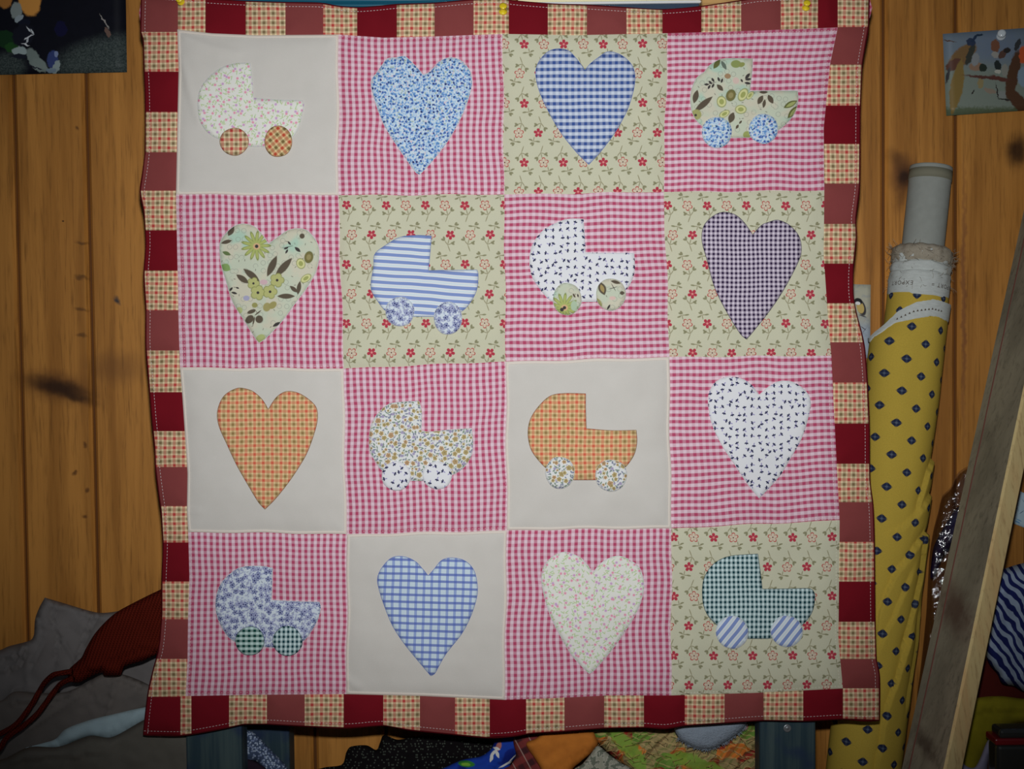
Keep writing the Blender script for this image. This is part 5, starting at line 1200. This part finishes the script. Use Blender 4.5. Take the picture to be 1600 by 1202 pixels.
# ------------------------------------------------------------------ clutter beside the plank
def film():
    g = G('clear_film'); tr = g.n.new('ShaderNodeBsdfTransparent'); tr.inputs[0].default_value = (.93, .9, .92, 1)
    gl = g.n.new('ShaderNodeBsdfGlossy'); gl.inputs['Roughness'].default_value = .13; mx = g.n.new('ShaderNodeMixShader'); mx.inputs[0].default_value = .3
    n = g.noise(g.uv(), .09, 4, .6, dist=1.0); b = g.n.new('ShaderNodeBump'); b.inputs['Strength'].default_value = 1.0; b.inputs['Distance'].default_value = .0022
    g.L.new(n, b.inputs['Height']); g.L.new(b.outputs[0], gl.inputs['Normal'])
    g.L.new(tr.outputs[0], mx.inputs[1]); g.L.new(gl.outputs[0], mx.inputs[2]); g.L.new(mx.outputs[0], g.out.inputs['Surface']); return g.mat
bag = empty('plastic_bag', P(1490, 1200, .15), 'crinkled clear plastic bag with navy cloth inside, between mustard bolt and plank', 'bag')
cloth('film', [(1525, 726), (1498, 738), (1485, 762), (1472, 776), (1466, 800), (1459, 826), (1453, 862), (1450, 905), (1447, 960), (1440, 1030), (1432, 1100), (1425, 1330), (1505, 1330), (1510, 1050), (1545, 900), (1560, 740)], 0.165, 0.022, film(), None, None,
      [([(1470, 780), (1490, 775), (1510, 772)], .006, 6), ([(1464, 800), (1490, 795), (1510, 790)], .006, 6), ([(1446, 870), (1460, 850), (1480, 835)], .006, 5), ([(1460, 830), (1480, 826), (1500, 815)], .006, 5), ([(1440, 930), (1470, 900), (1500, 880)], .005, 6)], wr=0.004, seed=51, edge=12, step=4.5, thick=0.025, parent=bag, fine=0.0035, rg=0.02)
cloth('folded_cloth', [(1520, 775), (1494, 795), (1482, 812), (1468, 836), (1459, 855), (1455, 880), (1454, 903), (1461, 900), (1472, 874), (1490, 852), (1516, 842), (1530, 850), (1535, 770)], .170, .014, cottonish('navy_cloth', T(24, 18, 48, K3), T(16, 14, 34, K3)), None, None, wr=.003, seed=52, edge=12, step=4.5, thick=.012, parent=bag)
gl_ = G('price_label_print'); v_ = gl_.uv(); cl = gl_.paint(gl_.mix(T(160, 182, 196, 1.9), T(146, 170, 188, 1.9), gl_.noise(v_, .05, 2)), v_,
    [('line', 1586, 814, 1594, 818, 2.4, T(84, 132, 170, 1.9)), ('line', 1588, 811, 1596, 815, 1.6, T(84, 132, 170, 1.9)), ('line', 1593, 803, 1600, 798, 1.2, T(90, 110, 130, 1.9)), ('line', 1588, 790, 1592, 800, 1.0, T(120, 146, 170, 1.9)), ('line', 1597, 780, 1604, 790, 1.0, T(100, 130, 150, 1.9))])
card('price_label', [(1594, 768), (1632, 784), (1624, 834), (1583, 818)], WALL_Y - .004, gl_.plain(cl, .5, .3), 'pale blue paper label with faint print beside the sawn plank edge', 'label', th=.0012)
def stripecl():
    g = G('navy_stripe_jersey'); v = g.warp(g.warp(g.uv(), .016, 16), .05, 4); x, y = g.xy(g.map(v, rot=(0, 0, math.radians(34)))); t = lambda r, gg, b: T(r, gg, b, 3.0)
    s_ = g.m('SINE', g.mul(x, 2 * math.pi / 12.5)); c = g.mix(t(100, 112, 128), t(16, 22, 64), g.ss(-.15, .2, s_)); return g.fabric(c, var=.06)
cloth('striped_jersey', [(1552, 896), (1566, 890), (1600, 880), (1650, 876), (1680, 900), (1680, 1083), (1620, 1084), (1598, 1080), (1584, 1072), (1566, 1068), (1558, 1052), (1545, 1036), (1538, 1010), (1544, 990), (1550, 950)], 0.08, 0.022, stripecl(), 'navy and white striped jersey bunched up beyond the leaning plank', 'jersey',
      [([(1555, 915), (1575, 925), (1600, 912)], .008, 6), ([(1560, 935), (1585, 985), (1605, 1030)], .006, 8), ([(1548, 985), (1565, 1030), (1580, 1060)], .005, 8)], wr=0.004, seed=61, edge=14, step=4.5, thick=0.015, rg=0.016)
cloth('dark_red_cloth', [(1515, 1040), (1540, 1030), (1560, 1050), (1590, 1072), (1660, 1090), (1660, 1130), (1560, 1110), (1500, 1130)], 0.118, 0.006, cottonish('wine_cloth', T(56, 14, 10, K3), T(40, 10, 8, K3)), 'dark wine red cloth between the striped jersey and yellow cloth', 'cloth', wr=0.002, seed=62, edge=12, thick=0.01)
M_yel = cottonish('acid_yellow_cloth', T(112, 104, 14, 3.0), T(80, 72, 10, 3.0), sc_=.03)
cloth('yellow_cloth', [(1500, 1105), (1522, 1092), (1560, 1088), (1600, 1092), (1660, 1092), (1660, 1126), (1590, 1130), (1562, 1142), (1547, 1160), (1530, 1205), (1520, 1330), (1480, 1330), (1490, 1180)], 0.082, 0.008, M_yel, 'acid yellow cloth crumpled beyond the foot of the plank', 'cloth', [([(1515, 1120), (1550, 1108), (1600, 1110)], .004, 7)], wr=0.002, seed=63, edge=14, step=4.5, thick=0.008, rg=0.008)
M_lil = cottonish('lilac_grey_cloth', T(108, 106, 126, 3.2), T(92, 92, 112, 3.2))
cloth('lilac_hem', [(1496, 1184), (1508, 1196), (1522, 1200), (1532, 1184), (1543, 1158), (1560, 1142), (1585, 1133), (1640, 1128), (1650, 1142), (1590, 1140), (1568, 1148), (1552, 1164), (1544, 1190), (1540, 1240), (1530, 1330), (1500, 1330)], 0.048, 0.007, M_lil, 'lilac grey folded cloth edge curving over the acid yellow cloth', 'cloth', wr=0.001, seed=64, edge=7, step=5, thick=0.004, rg=0.001)
bx = empty('red_banded_case', P(1605, 1250, .06), 'dark plastic case with a red band in the shadow below the striped jersey', 'case')
M_dkp = gloss('dark_plastic', T(40, 42, 40, 2.2), .22, .6, .4); M_rdp = gloss('red_plastic', T(110, 16, 22, 2.2), .3, .5, .3)
A = P(1558, 1165, .0); B = P(1665, 1165, .0); zt = P(1600, 1164, .0).z; zb = .004; zr = P(1600, 1156, .0).z; xm = (A.x + B.x) / 2; hx = (B.x - A.x) / 2
bevelled_box('body', (xm, .0165, (zt + zb) / 2), (hx, .0155, (zt - zb) / 2), M_dkp, bx, .006, seg=3)
bevelled_box('band', (xm, .0165, (zt + zr) / 2), (hx + .002, .0165, (zr - zt) / 2 + .001), M_rdp, bx, .002)
bevelled_box('lid', (xm, .0165, zr + .006), (hx - .004, .0145, .006), M_dkp, bx, .004, seg=3)
